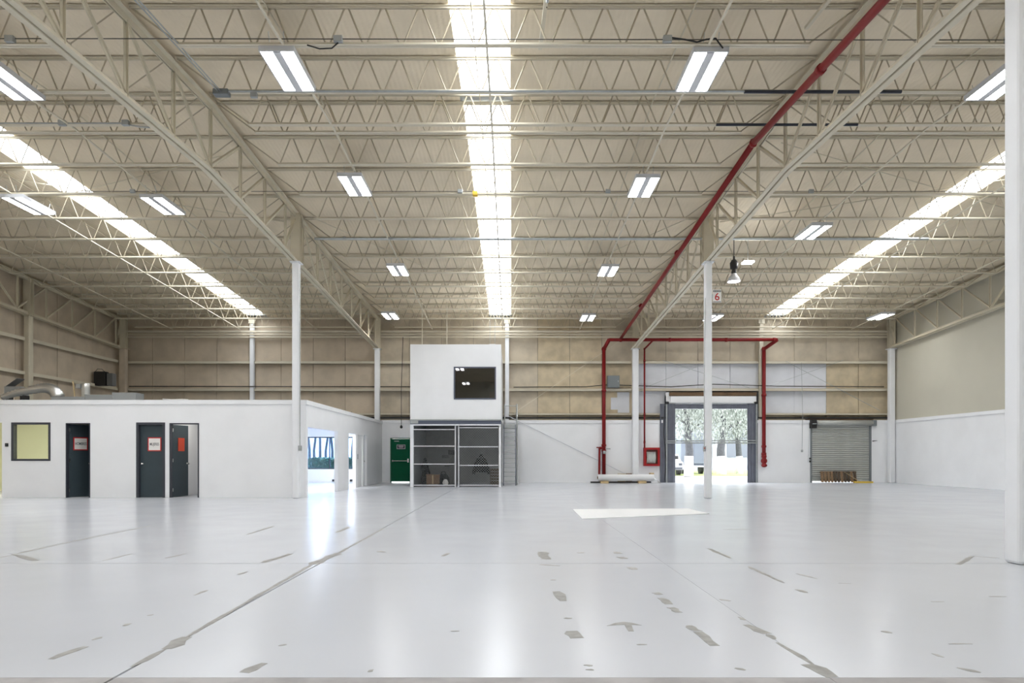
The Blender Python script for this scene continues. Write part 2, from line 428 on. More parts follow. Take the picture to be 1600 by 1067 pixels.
# ------------------------------------------------------------------ end wall
wb = struct('wall_back', 'end wall of tan panels over a white lower wall', 'wall')
DW = [(-10.6, -7.0, .63, 2.15), (-5.69, -4.75, 0, 2.10), (7.28, 11.52, 0, HD), (14.05, 16.92, 0, HD)]   # openings in the lower wall
x = XL
low = MB()
for (a, b, z0, z1) in DW:
    low.box(x, a, YW, 31.95, 0, HD)
    if z0 > 0: low.box(a, b, YW, 31.95, 0, z0)
    if z1 < HD: low.box(a, b, YW, 31.95, z1, HD)
    x = b
low.box(x, XR, YW, 31.95, 0, HD)
low.build('lower_wall', 'white_paint', wb)
cp = MB()
for a, b in ((-6.1, 7.28), (11.52, 14.05), (16.92, XR)): cp.box(a, b, YW - .04, YW, HD - .12, HD + .015)
cp.build('wall_cap', 'white_paint', wb)
rows = [(HD - .05, 3.26), (3.26, 4.36), (4.36, 5.68), (5.68, 7.95)]
for r, (z0, z1) in enumerate(rows):
    n = 24; W = (XR - XL) / n
    for k in range(n):
        a, b = XL + W * k, XL + W * (k + 1); c = (a + b) / 2
        if r < 2 and 7.2 < c < 11.6:
            continue
        mt = 'panel_taupe' if c < -7 else ('panel_tan' if c < 1.5 else 'panel_ochre')
        if r == 2 and 6.0 < c < 15.0: mt = 'panel_white'
        if r == 1 and (6.0 < c < 7.3 or 11.5 < c < 15.3): mt = 'panel_white'
        if r == 3 and 5 < c: mt = 'panel_tan'
        B(a + .009, b - .009, YP + random.uniform(0, .01), YP + .06, z0 + .004, z1 - .004).build('panel', mt, wb)
MB().box(XL, 7.2, YP + .06, 31.95, HD, 3.26).box(11.6, XR, YP + .06, 31.95, HD, 3.26).build('backing', 'dark_wall', wb)
bk = MB().box(XL, 7.2, YP + .06, 31.95, 3.26, 8.0).box(11.6, XR, YP + .06, 31.95, 3.26, 8.0).box(7.2, 11.6, YP + .06, 31.95, 4.25, 8.0)
bk.build('backing', 'dark_wall', wb)
seg = [XL, -12.2, -6.28, -.2, 5.72, 11.75, XR]
for z, h in ((3.22, .09), (4.37, .13), (5.66, .13)):
    for a, b in zip(seg, seg[1:]):
        if z < 4 and a > 5 and b < 12: b = 7.28
        g = MB().box(a + .09, b - .09, 31.50, 31.515, z - h/2, z + h/2).box(a + .09, b - .09, 31.5, YP, z + h/2 - .012, z + h/2).box(a + .09, b - .09, 31.5, 31.56, z - h/2, z - h/2 + .012)
        g.build('girt', 'steel_joist', wb)
B(XL + .1, XR - .1, 31.38, 31.5, 7.05, 7.14).build('eave_beam', 'steel_joist', wb)
B(XL + .1, XR - .1, 31.36, 31.40, 6.80, 6.86).build('eave_angle', 'steel_joist', wb)
B(XL + .1, XR - .1, 31.40, 31.44, 6.93, 7.0).build('eave_angle', 'steel_cream', wb)
B(XL + .3, 7.25, 31.40, 31.45, 3.0, 3.08).build('recess_shade_strip', 'black', wb)  # black strips standing in for the shade in the ledge recess
B(11.6, XR - .3, 31.40, 31.45, 3.0, 3.08).build('recess_shade_strip', 'black', wb)
# ragged white patch boards by the far column
pm = MB(); o = [(4.72, 3.45), (4.72, 4.02), (5.02, 4.02), (5.02, 4.28), (5.60, 4.28), (5.60, 3.3), (5.05, 3.3), (5.05, 3.45)]
k = len(o); pm.v = [(x, YP - .012, z) for x, z in o] + [(x, YP - .001, z) for x, z in o]
pm.f = [tuple(range(k)), tuple(range(2*k-1, k-1, -1))] + [(j, (j+1) % k, k + (j+1) % k, k + j) for j in range(k)]
pm.build('patch_panel', 'panel_white', wb)
# brace rods
for n, (p, q) in enumerate((((-.1, 31.42, 3.1), (5.6, 31.40, 7.0)), ((-.1, 31.40, 3.1), (5.6, 31.40, .3)), ((11.7, 31.42, 4.4), (15.6, 31.42, 5.75)), ((12.9, 31.44, 5.7), (17.3, 31.44, 3.4)), ((6.0, 31.42, 4.35), (9.6, 31.42, 5.8)), ((7.1, 31.44, 5.75), (11.2, 31.44, 4.45)))):
    nm = ['from the stair post up to the far column top', 'running down the white wall to the far column foot', 'rising over white panels past the red riser', 'falling towards the corner above the shutter', 'rising over white panels above the dock door', 'falling over white panels above the dock door'][n]
    tag(MB().tube([p, q], .012 if n != 1 else .016, 6).build('brace_rod', 'steel_joist' if n == 0 else ('panel_white' if n == 1 else 'galv')), 'thin diagonal brace rod ' + nm, 'brace rod', 'brace rods on the end wall')
tag(MB().tube([(XL + .6, 31.40, 4.52), (-6.6, 31.40, 4.50), (-4.4, 31.40, 4.50)], .024, 6).build('dark_line', 'black'), 'thin dark line along the brown end wall above the office', 'pipe')  # thin black bar drawn just above the girt
tag(MB().tube([(.1, 31.42, 4.48), (3.5, 31.42, 4.50), (4.6, 31.42, 4.60), (5.2, 31.42, 4.57), (7.5, 31.42, 4.5), (9.5, 31.42, 4.62), (12.5, 31.42, 4.53), (17.5, 31.42, 4.5)], .022, 6).build('dark_cable', 'black'), 'sagging dark cable behind the grey box on the end wall', 'cable')

# ------------------------------------------------------------------ side walls and the wall behind the camera
wr = struct('wall_right', 'smooth beige side wall above a white lower wall', 'wall')
B(XR, XR + .2, YR, 31.95, HD, 9.0).build('upper_wall', 'wall_beige', wr)
B(XR - .06, XR + .2, YR, 31.95, 0, HD).build('lower_wall', 'white_paint', wr)
B(XR - .10, XR - .06, YR, 31.4, HD - .12, HD + .015).build('wall_cap', 'white_paint', wr)
wl = struct('wall_left', 'brown panelled side wall with cream girts above the office', 'wall')
B(XL - .25, XL - .06, YR, 31.95, 0, 9.0).build('backing', 'dark_wall', wl)
for z0, z1 in ((0, 3.26), (3.26, 4.36), (4.36, 5.68), (5.68, 8.6)):
    n = 16
    for k in range(n):
        a, b = YR + (31.95 - YR) * k / n, YR + (31.95 - YR) * (k + 1) / n
        B(XL - .06, XL - random.uniform(0, .01), a + .009, b - .009, z0 + .004, z1 - .004).build('panel', 'panel_taupe', wl)
for z in (4.37, 5.66):
    for a, b in ((YR, 13.4), (13.4, 19.4), (19.4, 25.35), (25.35, 31.3)):
        MB().box(XL + .19, XL + .205, a + .1, b - .1, z - .065, z + .065).box(XL, XL + .19, a + .1, b - .1, z + .053, z + .065).build('girt', 'steel_joist', wl)
wz = B(XL - .2, XR + .2, YR - .2, YR, 0, 9.0).build('wall_front', 'wall_beige'); tag(wz, 'plain beige wall at the near end of the hall', 'wall', kind='structure')

# ------------------------------------------------------------------ white office at the side
YF = 19.80; XS = -6.08; HO = 2.89
S = YF / F
def ox(px): return (px - 799) * S
def oz(py): return HC + (714 - py) * S
wo = struct('wall_office', 'white single-storey office built into the hall', 'office')
fr = MB(); x = XL
FO = [(-16.0, ox(3), 0, oz(660)), (ox(18), ox(79), oz(720), oz(660)), (ox(103), ox(141), 0, oz(661)), (ox(213), ox(258), 0, oz(660)), (ox(265), ox(311), 0, oz(661))]
for a, b, z0, z1 in FO:
    fr.box(x, a, YF, YF + .14, 0, HO)
    if z0 > 0: fr.box(a, b, YF, YF + .14, 0, z0)
    fr.box(a, b, YF, YF + .14, z1, HO); x = b
fr.box(x, XS, YF, YF + .14, 0, HO)
fr.build('front_wall', 'white_paint', wo)
sw = MB(); y = YF + .14
SO = [(19.98, 23.45, 2.10), (25.0, 26.15, 2.10), (26.3, 27.4, 2.12), (27.55, 28.15, 2.12)]
for a, b, z1 in SO:
    sw.box(XS - .13, XS, y, a, 0, HO); sw.box(XS - .13, XS, a, b, z1, HO); y = b
sw.box(XS - .13, XS, y, YW, 0, HO)
sw.build('side_wall', 'white_paint', wo)
MB().box(XL, XS + .03, YF - .03, YF + .17, HO - .13, HO).build('parapet_cap', 'white_paint', wo)
MB().box(XS - .16, XS + .03, YF + .17, YW, HO - .13, HO).build('parapet_cap', 'white_paint', wo)
B(XL, XS - .13, YF + .14, YW, 2.62, 2.70).build('office_roof', 'duct_grey', wo)
B(XL, XS - .13, YF + .17, YW, 2.55, 2.60).build('office_ceiling', 'white_paint', wo)
# rooms: yellow room, restroom block, large bright room
B(-13.50, -13.40, YF + .14, 23.9, 0, 2.55).build('room_wall', 'yellow_wall', wo)
B(XL, -13.40, 23.8, 23.9, 0, 2.55).build('room_wall', 'yellow_wall', wo)
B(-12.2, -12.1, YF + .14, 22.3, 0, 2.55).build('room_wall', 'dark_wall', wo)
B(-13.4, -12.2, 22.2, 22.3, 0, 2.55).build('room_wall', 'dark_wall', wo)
B(-10.24, -10.14, YF + .14, 22.3, 0, 2.55).build('room_wall', 'white_paint', wo)
B(-9.0, -8.9, YF + .14, 22.3, 0, 2.55).build('room_wall', 'white_paint', wo)
B(-12.2, -8.9, 22.2, 22.3, 0, 2.55).build('room_wall', 'white_paint', wo)
B(-10.95, -10.85, 23.9, YW, 0, 2.55).build('room_wall', 'white_paint', wo)
for x0, y0, p, c in ((-15.2, 20.55, 62, (1, .97, .86)), (-9.5, 20.6, 4.5, (1, .95, .86)), (-6.85, 24.5, 60, (1, 1, 1)), (-6.85, 28.5, 60, (1, 1, 1))):  # unseen area lights added to brighten the office rooms
    l = bpy.data.lights.new('office_fill_light', 'AREA'); l.shape = 'RECTANGLE'; l.size = .6; l.size_y = 1.2; l.energy = p; l.color = c
    o = link('office_fill_light', l, None, (x0, y0, 2.5))

# window of the yellow room
def frame_box(a, b, z0, z1, y0, y1, w):
    return MB().box(a, a + w, y0, y1, z0, z1).box(b - w, b, y0, y1, z0, z1).box(a + w, b - w, y0, y1, z1 - w, z1).box(a + w, b - w, y0, y1, z0, z0 + w)
w1 = struct('window_1', 'dark-framed square window into the pale yellow room', 'window')
a, b, z0, z1 = FO[1]
frame_box(a, b, z0, z1, YF - .015, YF + .14, .06).build('window_frame', 'dark_frame', w1)
B(a + .06, b - .06, YF + .05, YF + .056, z0 + .06, z1 - .06).build('pane', 'glass_clear', w1)
tag(B(-14.05, -13.93, 23.76, 23.8, 1.25, 1.45).build('wall_thermostat', 'paper'), 'small pale box on the yellow wall seen through the office window', 'thermostat')
sw_ = thing('wall_switch', 'small black switch box between the office window and the yellow doorway', 'switch', (ox(11), YF - .03, oz(695)))
B(-.045, .045, 0, .03, -.05, .05).build('plate', 'black', sw_, bevel=.006); B(-.012, .012, -.012, 0, -.02, .02).build('rocker', 'dark_frame', sw_)

# doors on the office front
def door(n, op, label, leaf_mat, angle, frame=True, fw=.05, recess=.08, hinge='left', hinges=True):
    a, b, z0, z1 = op
    d = struct('door_%d' % n, label, 'door', (a, YF, 0))
    W = b - a
    if frame:
        MB().box(0, fw, -.012, .14, 0, z1).box(W - fw, W, -.012, .14, 0, z1).box(fw, W - fw, -.012, .14, z1 - fw, z1).build('door_frame', 'dark_frame', d)
    lw = W - 2 * fw - .01
    leaf = B(0, lw, 0, .045, .01, z1 - fw - .005).build('leaf', leaf_mat, d)
    leaf.location = (fw + .005, recess, 0); leaf.rotation_euler = (0, 0, angle)
    hx = .07 if (angle == 0) else lw - .07
    h = MB().lathe((0, 0, 0), [(.028, 0), (.028, .012), (.012, .015), (.012, .05), (.03, .055), (.03, .075), (0, .08)], 14)
    kn = h.build('knob', 'chrome', leaf, True); kn.location = (hx, 0, 1.0); kn.rotation_euler = (math.radians(90), 0, 0)
    if hinges and angle:
        for z in (.22, 1.1, 2.0): B(-.02, .02, -.012, 0, z - .05, z + .05).build('hinge', 'chrome', leaf)
    return d, leaf, lw
door(1, FO[2], 'dark door standing half open into the unlit men\'s restroom', 'dark_door', math.radians(62), fw=.03, recess=.10)
door(2, FO[3], 'closed dark grey door of the women\'s restroom', 'dark_door', 0, fw=.07)
door(3, FO[4], 'dark grey door opened inward with an orange-red notice', 'dark_door', math.radians(84), fw=.035, recess=.10)
def door_sign(label, words, x, y, z, w, h, rot, mat_edge='red_sign', inner=True):
    t = thing('door_sign', label, 'sign', (x, y, z)); t.rotation_euler = (0, 0, rot)
    B(-w/2, w/2, -.008, 0, -h/2, h/2).build('backing', mat_edge, t)
    if inner:
        B(-w/2 + .03, w/2 - .03, -.011, -.008, -h/2 + .03, h/2 - .03).build('paper', 'paper', t)
        text('lettering', words, .115, (0, -.0125, 0), 'dark_frame', t, sx=.60 * (w / .38))
    return t
A1 = math.radians(62); a = FO[2][0]
def on_leaf(op, fw, recess, ang, s, z, off=-.004):
    x0 = op[0] + fw + .005; y0 = YF + recess
    return (x0 + s * math.cos(ang) + off * -math.sin(ang), y0 + s * math.sin(ang) + off * math.cos(ang), z)
p = on_leaf(FO[2], .03, .10, A1, .32, oz(693)); door_sign('white notice with red border reading HOMBRES on the half open door', 'HOMBRES', *p, .42, .39, A1)
door_sign('white notice with red border reading MUJERES on the closed door', 'MUJERES', ox(239.5), YF + .074, oz(694), .40, .41, 0)
A3 = math.radians(84); p = on_leaf(FO[4], .035, .10, A3, .42, oz(694)); door_sign('plain orange-red notice on the inward opened door', '', *p, .32, .40, A3, 'orange', False)

# side wall doors
d4 = struct('door_4', 'white office door leaf with small plate in the side wall', 'door', (XS, 26.3, 0))
B(-.10, -.05, .04, 1.06, 0, 2.08).build('leaf', 'white_paint', d4)
MB().box(-.13, .01, 0, .04, 0, 2.12).box(-.13, .01, 1.06, 1.10, 0, 2.12).box(-.13, .01, .04, 1.06, 2.08, 2.12).build('door_frame', 'white_paint', d4)
B(-.05, -.035, .25, .42, 1.12, 1.32).build('door_plate', 'galv', d4)
d5 = struct('door_5', 'narrow recessed grey-white panel door near the end wall', 'door', (XS, 27.55, 0))
B(-.12, -.10, 0, .60, 0, 2.12).build('leaf', 'panel_white', d5)
MB().lathe((0, 0, 0), [(.03, 0), (.03, .05), (0, .055)], 12).build('knob', 'chrome', d5, True).location = (-.10, .5, 1.0)
# office window in the end wall
w2 = struct('window_2', 'wide bright window at the far end of the office room', 'window')
a, b, z0, z1 = DW[0]
frame_box(a, b, z0, z1, YW + .1, YW + .18, .05).box(-8.6, -8.56, YW + .1, YW + .18, z0, z1).build('window_frame', 'dark_frame', w2)
B(a, -8.6, YW + .13, YW + .136, z0 + .05, z1 - .05).build('pane', 'glass_blue', w2)
B(-8.56, b, YW + .13, YW + .136, z0 + .05, z1 - .05).build('pane', 'glass_blue', w2)
for k, xx in enumerate((-8.25, -7.42)):
    t = thing('floor_outlet', ('black outlet box low on the office end wall, seen through the wide opening', 'black outlet box low on the office end wall, seen through the narrow doorway')[k], 'outlet', (xx, YW - .03, .1))
    B(-.17, .17, 0, .03, -.05, .05).build('plate', 'black', t); B(-.10, -.02, -.006, 0, -.03, .03).build('socket', 'dark_frame', t); B(.02, .10, -.006, 0, -.03, .03).build('socket', 'dark_frame', t)

# things on the office roof
def ribbed(pts, r, seg, amp):
    P = [Vector(p) for p in pts]; out = []
    for i in range(len(P) - 1):
        p0, p1, p2, p3 = P[max(i-1, 0)], P[i], P[i+1], P[min(i+2, len(P)-1)]
        for k in range(seg):
            t = k / seg; t2 = t*t; t3 = t2*t
            out.append(.5 * ((2*p1) + (p2-p0)*t + (2*p0-5*p1+4*p2-p3)*t2 + (3*p1-p0-3*p2+p3)*t3))
    out.append(P[-1]); rs = [r * (.55 + .6 * i / len(out)) + (amp if i % 2 else -amp) for i in range(len(out))]
    return MB().tube(out, rs, 14)
R = 22.0 / F
def rf(px, py, y=22.0): return ((px - 799) * y / F, y, HC + (714 - py) * y / F)
tag(ribbed([rf(4, 621), rf(26, 614), rf(50, 609), rf(70, 606), rf(84, 610), rf(91, 620)], .17, 9, .012).build('flexible_duct', 'foil', smooth=True), 'crinkled silver flexible duct arching over the office roof', 'duct')
t = thing('duct_box', 'dark grey open duct box behind the silver flexible duct', 'duct box', rf(26, 620, 23))
B(-.28, .28, -.2, .2, .05, .34).build('body', 'duct_grey', t); MB().bar((-.25, 0, .34), (.15, 0, .62), .35, .012).build('flap', 'dark_wall', t)
B(-.3, -.26, -.2, .2, -.55, .05).build('leg', 'black', t); B(.26, .3, -.2, .2, -.55, .05).build('leg', 'black', t)
t = thing('roof_vent', 'white capped vent pipe standing on the office roof', 'vent', rf(134, 624, 22))
MB().lathe((0, 0, 0), [(.12, -.39), (.12, .34), (.125, .36), (.125, .5), (.10, .53), (0, .54)], 16).build('pipe', 'foil', t, True)
B(-.28, -.12, -.09, .09, .36, .50).build('side_branch', 'galv', t); MB().bar((-.3, 0, -.39), (-.42, 0, .6), .03, .03).build('strut', 'pine', t)
B(.12, .36, -.02, .02, .05, .11).build('elbow', 'black', t)
t = thing('sheet_duct', 'long low grey sheet-metal duct lying on the office roof', 'duct', rf(150, 622, 22))
m = MB()
for x0, x1, h in ((-1.3, -.2, .03), (-.2, .7, .09), (.7, 1.45, .16)): m.box(x0, x1 - .01, -.25, .25, -.43, h)
m.build('body', 'duct_grey', t); B(-.22, -.18, -.26, .26, 0, .10).build('flange', 'galv', t); B(.68, .72, -.26, .26, 0, .17).build('flange', 'galv', t)
tag(MB().tube([(-10.4, 19.95, 2.93), (-10.15, 19.97, 2.91), (-9.8, 19.95, 2.92), (-9.65, 19.97, 2.91)], .018, 6).build('white_stick', 'paper'), 'thin white stick lying on the office roof edge', 'stick')
t = thing('wall_speaker', 'black box on the brown side wall high in the far corner', 'speaker', (-17.95, 29.6, 4.35))
B(-.45, .05, -.15, .15, 0, .62).build('cabinet', 'black', t, bevel=.015); B(.10, .35, -.1, .2, .0, .55).build('cabinet', 'dark_wall', t, bevel=.015)
MB().tube([(-.4, -.1, .62), (-.3, -.1, .74), (-.1, -.1, .72), (0, -.1, .62)], .012, 6).build('cable', 'black', t)
t = thing('column_conduit', 'thin grey conduit with switch box down the office corner column', 'conduit', (-6.12, 19.36, 0))
MB().tube([(.0, 0, 1.52), (0, 0, 2.95), (0, 0, 6.6)], .014, 6).build('pipe', 'galv', t); B(-.04, .045, -.03, .03, 1.38, 1.53).build('switch_box', 'galv', t)
t = thing('roof_cable_box', 'small dark cable clamp on the office parapet near the end wall', 'cable clamp', (-6.5, 27.6, HO))
B(-.25, .1, -.05, .05, -.0, .06).build('body', 'black', t); MB().tube([(-.2, 0, .05), (-.1, 0, .16), (.05, 0, .05)], .02, 6).build('cable', 'black', t)

# ------------------------------------------------------------------ hanging white room over the storage cage
YM = 26.7; SM = YM / F
def mx(px): return (px - 799) * SM
def mz(py): return HC + (714 - py) * SM
x0, x1 = mx(641), mx(783); zb, zt = mz(655), mz(538)
rm = thing('raised_room', 'white box room raised above the storage cage with one dark window', 'raised room', (x0, YM, 0))
W = x1 - x0; D = YW - YM - .05
wx0, wx1, wz0, wz1 = mx(709) - x0, mx(775) - x0, mz(624), mz(573)
MB().box(0, wx0, 0, .1, zb, zt).box(wx1, W, 0, .1, zb, zt).box(wx0, wx1, 0, .1, zb, wz0).box(wx0, wx1, 0, .1, wz1, zt).build('front_wall', 'white_paint', rm)
B(0, .08, .1, D, zb, zt).build('side_wall', 'white_paint', rm); B(W - .08, W, .1, D, zb, zt).build('side_wall', 'white_paint', rm)
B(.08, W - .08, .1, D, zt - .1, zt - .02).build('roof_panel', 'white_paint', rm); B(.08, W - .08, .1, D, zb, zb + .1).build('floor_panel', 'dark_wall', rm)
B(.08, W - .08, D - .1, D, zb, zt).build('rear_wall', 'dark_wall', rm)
wf = frame_box(wx0, wx1, wz0, wz1, -.02, .10, .05).build('window_frame', 'grey_blue', rm)
B(wx0 + .05, wx1 - .05, .03, .036, wz0 + .05, wz1 - .05).build('pane', 'glass_dark', rm)
tag(B(mx(753), mx(772), YM + 2.0, YM + 2.2, 3.6, 4.35).build('room_cabinet', 'black'), 'black cabinet behind the dark window of the raised room', 'cabinet')
tag(B(mx(762), mx(773), YM + 1.5, YM + 1.7, 3.45, 3.95).build('red_case', 'red_sign'), 'dim red case behind the dark window of the raised room', 'case')
for k, px in enumerate((658, 697)):
    tag(MB().tube([(mx(px), YM + .3, zt - .02), (mx(px), YM + .3, zr(YM + .3) - .6)], .016, 6).build('hanger_rod', 'steel_joist'), ('hanger rod over the green-door end of the raised room', 'hanger rod over the middle of the raised room')[k], 'hanger rod', 'hanger rods of the raised room')
t = thing('roof_junction', 'small white junction unit on top of the raised room', 'junction box', (mx(769), YM + .4, zt - .02))
B(-.12, .12, -.08, .08, 0, .09).build('body', 'paper', t); B(-.10, -.03, -.085, -.08, .03, .07).build('port', 'black', t); B(.03, .10, -.085, -.08, .03, .07).build('port', 'black', t)
MB().tube([(-.1, 0, .09), (-.1, 0, 1.1)], .008, 5).build('wire', 'galv', t); MB().tube([(.1, 0, .09), (.1, 0, 1.0)], .008, 5).build('wire', 'galv', t)

cg = thing('storage_cage', 'grey steel storage cage with wire mesh under the raised room', 'cage', (x0, YM, 0))
B(0, W, -.02, .10, zb - .20, zb - .005).build('lintel_beam', 'grey_blue', cg)
B(0, W, -.06, .02, zb - .05, zb - .005).build('beam_flange', 'galv', cg); B(0, W, -.06, .02, zb - .25, zb - .20).build('beam_flange', 'column_paint', cg)
B(.02, .32, -.07, -.02, zb - .17, zb - .06).build('beam_label', 'galv', cg)
def cx(px): return mx(px) - x0
top = zb - .25
B(0, .13, -.02, .10, 0, top).build('post', 'column_paint', cg)
for px in (711.5, 716.5): B(cx(px) - .026, cx(px) + .026, 0, .06, 0, top).build('post', 'lamp_tray', cg)
B(W - .09, W, -.02, .08, 0, top).build('post', 'column_paint', cg)
for (a, b, py) in ((.13, cx(711), 671), (.13, cx(711), 697), (.13, cx(711), 725), (.13, cx(711), 758), (cx(717), W - .12, 668), (cx(717), W - .12, 698), (cx(717), W - .12, 727), (cx(717), W - .12, 758)):
    B(a, b, 0, .05, mz(py) - .02, mz(py) + .02).build('rail', 'lamp_tray', cg)
B(-.0, .05, .10, D, 0, zb - .01).build('side_panel', 'box_grey', cg); B(.05, W - .05, D - .04, D, 0, zb - .01).build('back_panel', 'cage_back', cg)
def diamond(a, b, z0, z1, pitch, r, y):
    m = MB(); n = int((b - a + z1 - z0) / pitch) + 1
    for s in (0, 1):
        for k in range(n):
            c = k * pitch
            pts = []
            for (u, v) in ((c, 0), (c - (z1 - z0), z1 - z0)):
                pts.append([u, v])
            (u0, v0), (u1, v1) = pts
            if u0 > b - a: v0 += u0 - (b - a); u0 = b - a
            if u1 < 0: v1 += u1; u1 = 0
            if v1 - v0 < .02: continue
            if s: u0, u1 = b - a - u0, b - a - u1
            m.tube([(a + u0, y + s * .004, z0 + v0), (a + u1, y + s * .004, z0 + v1)], r, 3, False)
    return m
tag(diamond(cx(717), W - .12, .1, mz(668), .10, .0045, .02).build('wire_mesh', 'galv', cg), kind='stuff')
tag(diamond(.13, cx(711), .1, mz(671), .06, .0018, .02).build('wire_mesh', 'galv', cg), kind='stuff')
m = diamond(0, D - .2, .1, top, .10, .005, 0)
o = m.build('wire_mesh', 'galv', cg); o.rotation_euler = (0, 0, math.radians(90)); o.location = (W - .05, .1, 0); tag(o, kind='stuff')
# stored in the cage
def st(px, py, y): return ((px - 799) * y / F, y, max(0, HC + (714 - py) * y / F))
t = thing('hanging_jacket', 'black hooded jacket hanging at the back of the cage', 'jacket', st(752, 738, 30.6))
MB().lathe((0, 0, 0), [(.30, .0), (.29, .18), (.24, .40), (.19, .55), (.12, .68), (.06, .78), (.02, .84), (0, .86)], 18, 1, .45).build('body', 'cloth_black', t, True)
for s in (-1, 1): MB().tube([(s * .12, 0, .62), (s * .24, -.03, .35), (s * .33, -.04, .02), (s * .36, -.04, -.08)], [.08, .085, .075, .065], 10).build('sleeve', 'cloth_black', t, True)
MB().lathe((0, -.05, .60), [(.03, 0), (.10, .05), (.11, .14), (.06, .22), (0, .25)], 14, 1, .8).build('hood', 'cloth_black', t, True)
MB().tube([(0, .1, .86), (0, .45, .92)], .012, 6).build('hook', 'galv', t)
t = thing('dark_crate', 'dark slatted crate in the cage below the jacket', 'crate', st(773, 757, 28.6))
for k in range(5): B(-.20, .20, -.18 + .0, -.165, .06 + k * .13, .16 + k * .13).build('slat', 'wood_dark', t)
B(-.2, .2, -.165, .18, 0, .05).build('base', 'wood_dark', t); B(-.2, -.185, -.165, .18, .05, .70).build('side_board', 'wood_dark', t); B(.185, .2, -.165, .18, .05, .70).build('side_board', 'wood_dark', t)
t = thing('cardboard_box', 'brown cardboard box on the cage floor', 'box', st(677, 756, 28.4))
B(-.27, .27, -.2, .2, 0, .40).build('carton', 'cardboard', t, bevel=.01); B(-.28, 0, -.21, -.2, .37, .42).build('flap', 'cardboard', t); B(-.03, .03, -.205, -.2, .0, .4).build('tape', 'pine', t)
t = thing('tool_bag', 'dark lumpy bag beside the cardboard box in the cage', 'bag', st(693, 757, 28.6))
MB().lathe((0, 0, 0), [(.24, 0), (.27, .12), (.25, .3), (.16, .42), (.06, .46), (0, .46)], 16, 1, .7).build('body', 'cloth_black', t, True)
MB().tube([(-.12, -.05, .42), (-.06, -.05, .55), (.06, -.05, .55), (.12, -.05, .42)], .015, 6).build('handle', 'black', t)
tag(MB().lathe(st(696, 757, 28.15), [(.10, 0), (.13, .06), (.10, .16), (.05, .22), (0, .23)], 12, 1, .8).build('plastic_bag', 'paper', smooth=True), 'crumpled white plastic bag in front of the dark bag', 'plastic bag')
t = thing('dark_coat', 'dark limp coat slumped by the cage side panel', 'coat', st(664, 757, 29.2))
MB().lathe((0, 0, 0), [(.15, 0), (.17, .2), (.13, .55), (.17, .8), (.10, 1.0), (.05, 1.15), (0, 1.17)], 14, 1, .6).build('body', 'cloth_black', t, True)
MB().tube([(.1, 0, .8), (.2, 0, .5), (.22, 0, .1)], [.05, .045, .04], 8).build('sleeve', 'cloth_black', t, True)
t = thing('equipment_stand', 'tall dark stand with side arms next to the cage post', 'stand', st(705, 758, 29.0))
B(-.22, .22, -.2, .2, 0, .04).build('base', 'black', t); B(-.09, .09, -.06, .06, .04, 1.45).build('pole', 'dark_wall', t)
B(-.40, -.09, -.05, .05, 1.15, 1.28).build('arm', 'dark_wall', t); B(-.28, -.09, -.05, .05, .78, .86).build('arm', 'dark_wall', t); B(-.12, .14, -.1, .1, 1.3, 1.5).build('head', 'black', t)

# steep stair beside the raised room
st_ = thing('steel_stair', 'steep grey steel stair with railing beside the cage', 'stair', (-.36, 28.2, 0))
L0 = Vector((0, 0, 0)); top_y, top_z = 1.75, 2.62
for x in (.03, .54):
    MB().bar((x, 0, 0), (x, top_y, top_z), .035, .14).build('stringer', 'grey_blue', st_)
for k in range(13):
    f = (k + 1) / 13.6; B(.045, .525, f * top_y - .08, f * top_y + .08, f * top_z - .03, f * top_z).build('tread', 'galv', st_)
B(-.03, .62, top_y, top_y + 1.2, top_z - .12, top_z + .04).build('landing', 'galv', st_)
for x in (.06, .60):
    MB().tube([(x, top_y, top_z), (x, top_y, top_z + .95), (x, top_y + 1.1, top_z + .95), (x, top_y + 1.1, top_z)], .022, 6).build('railing', 'galv', st_)
    MB().tube([(x, top_y, top_z + .5), (x, top_y + 1.1, top_z + .5)], .016, 6).build('mid_rail', 'galv', st_)
MB().tube([(.62, -.05, .05), (.62, top_y * .5 - .1, top_z * .5 + .75), (.62, top_y, top_z + .95)], .02, 6).build('handrail', 'galv', st_)
MB().tube([(.60, top_y + .05, 0), (.60, top_y + .05, top_z)], .03, 6).build('support_post', 'galv', st_)
MB().tube([(.06, top_y + .95, top_z + .95), (.60, top_y + 1.1, top_z + .95)], .018, 6).build('cross_rail', 'galv', st_)

# green emergency door
a, b, z0, z1 = DW[1]
d6 = struct('door_6', 'dark green emergency exit door with push bar', 'door', (a, YW, 0))
W6 = b - a
MB().box(0, .04, -.02, .1, 0, z1).box(W6 - .04, W6, -.02, .1, 0, z1).box(.04, W6 - .04, -.02, .1, z1 - .04, z1).build('door_frame', 'green_door', d6)
lf = B(.045, W6 - .045, .02, .065, .05, z1 - .045).build('leaf', 'green_door', d6)
MB().tube([(.10, -.05, 1.02), (W6 - .1, -.05, 1.02)], .025, 8).build('push_bar', 'chrome', lf); B(W6 - .13, W6 - .07, -.06, .02, .95, 1.12).build('bar_bracket', 'chrome', lf); B(.09, .14, -.06, .02, .98, 1.06).build('bar_bracket', 'chrome', lf)
t = thing('exit_notice', 'small framed notice on the green emergency door', 'notice', (a + .5, YW - .0, 1.68))
frame_box(-.2, .2, -.1, .1, -.008, .018, .018).build('frame', 'panel_white', t); B(-.182, .182, .0, .016, -.082, .082).build('plate', 'dark_frame', t)
for k in range(3): B(-.12 + .03 * (k == 2), .12 - .03 * (k == 2), -.002, 0, .035 - .035 * k, .05 - .035 * k).build('text_line', 'panel_white', t)
B(.18, .40, -.004, .02, 1.93, 1.96).build('closer', 'galv', lf)
B(a + .045, b - .045, YW + .05, YW + .1, 0, .012).build('threshold', 'galv', wb)
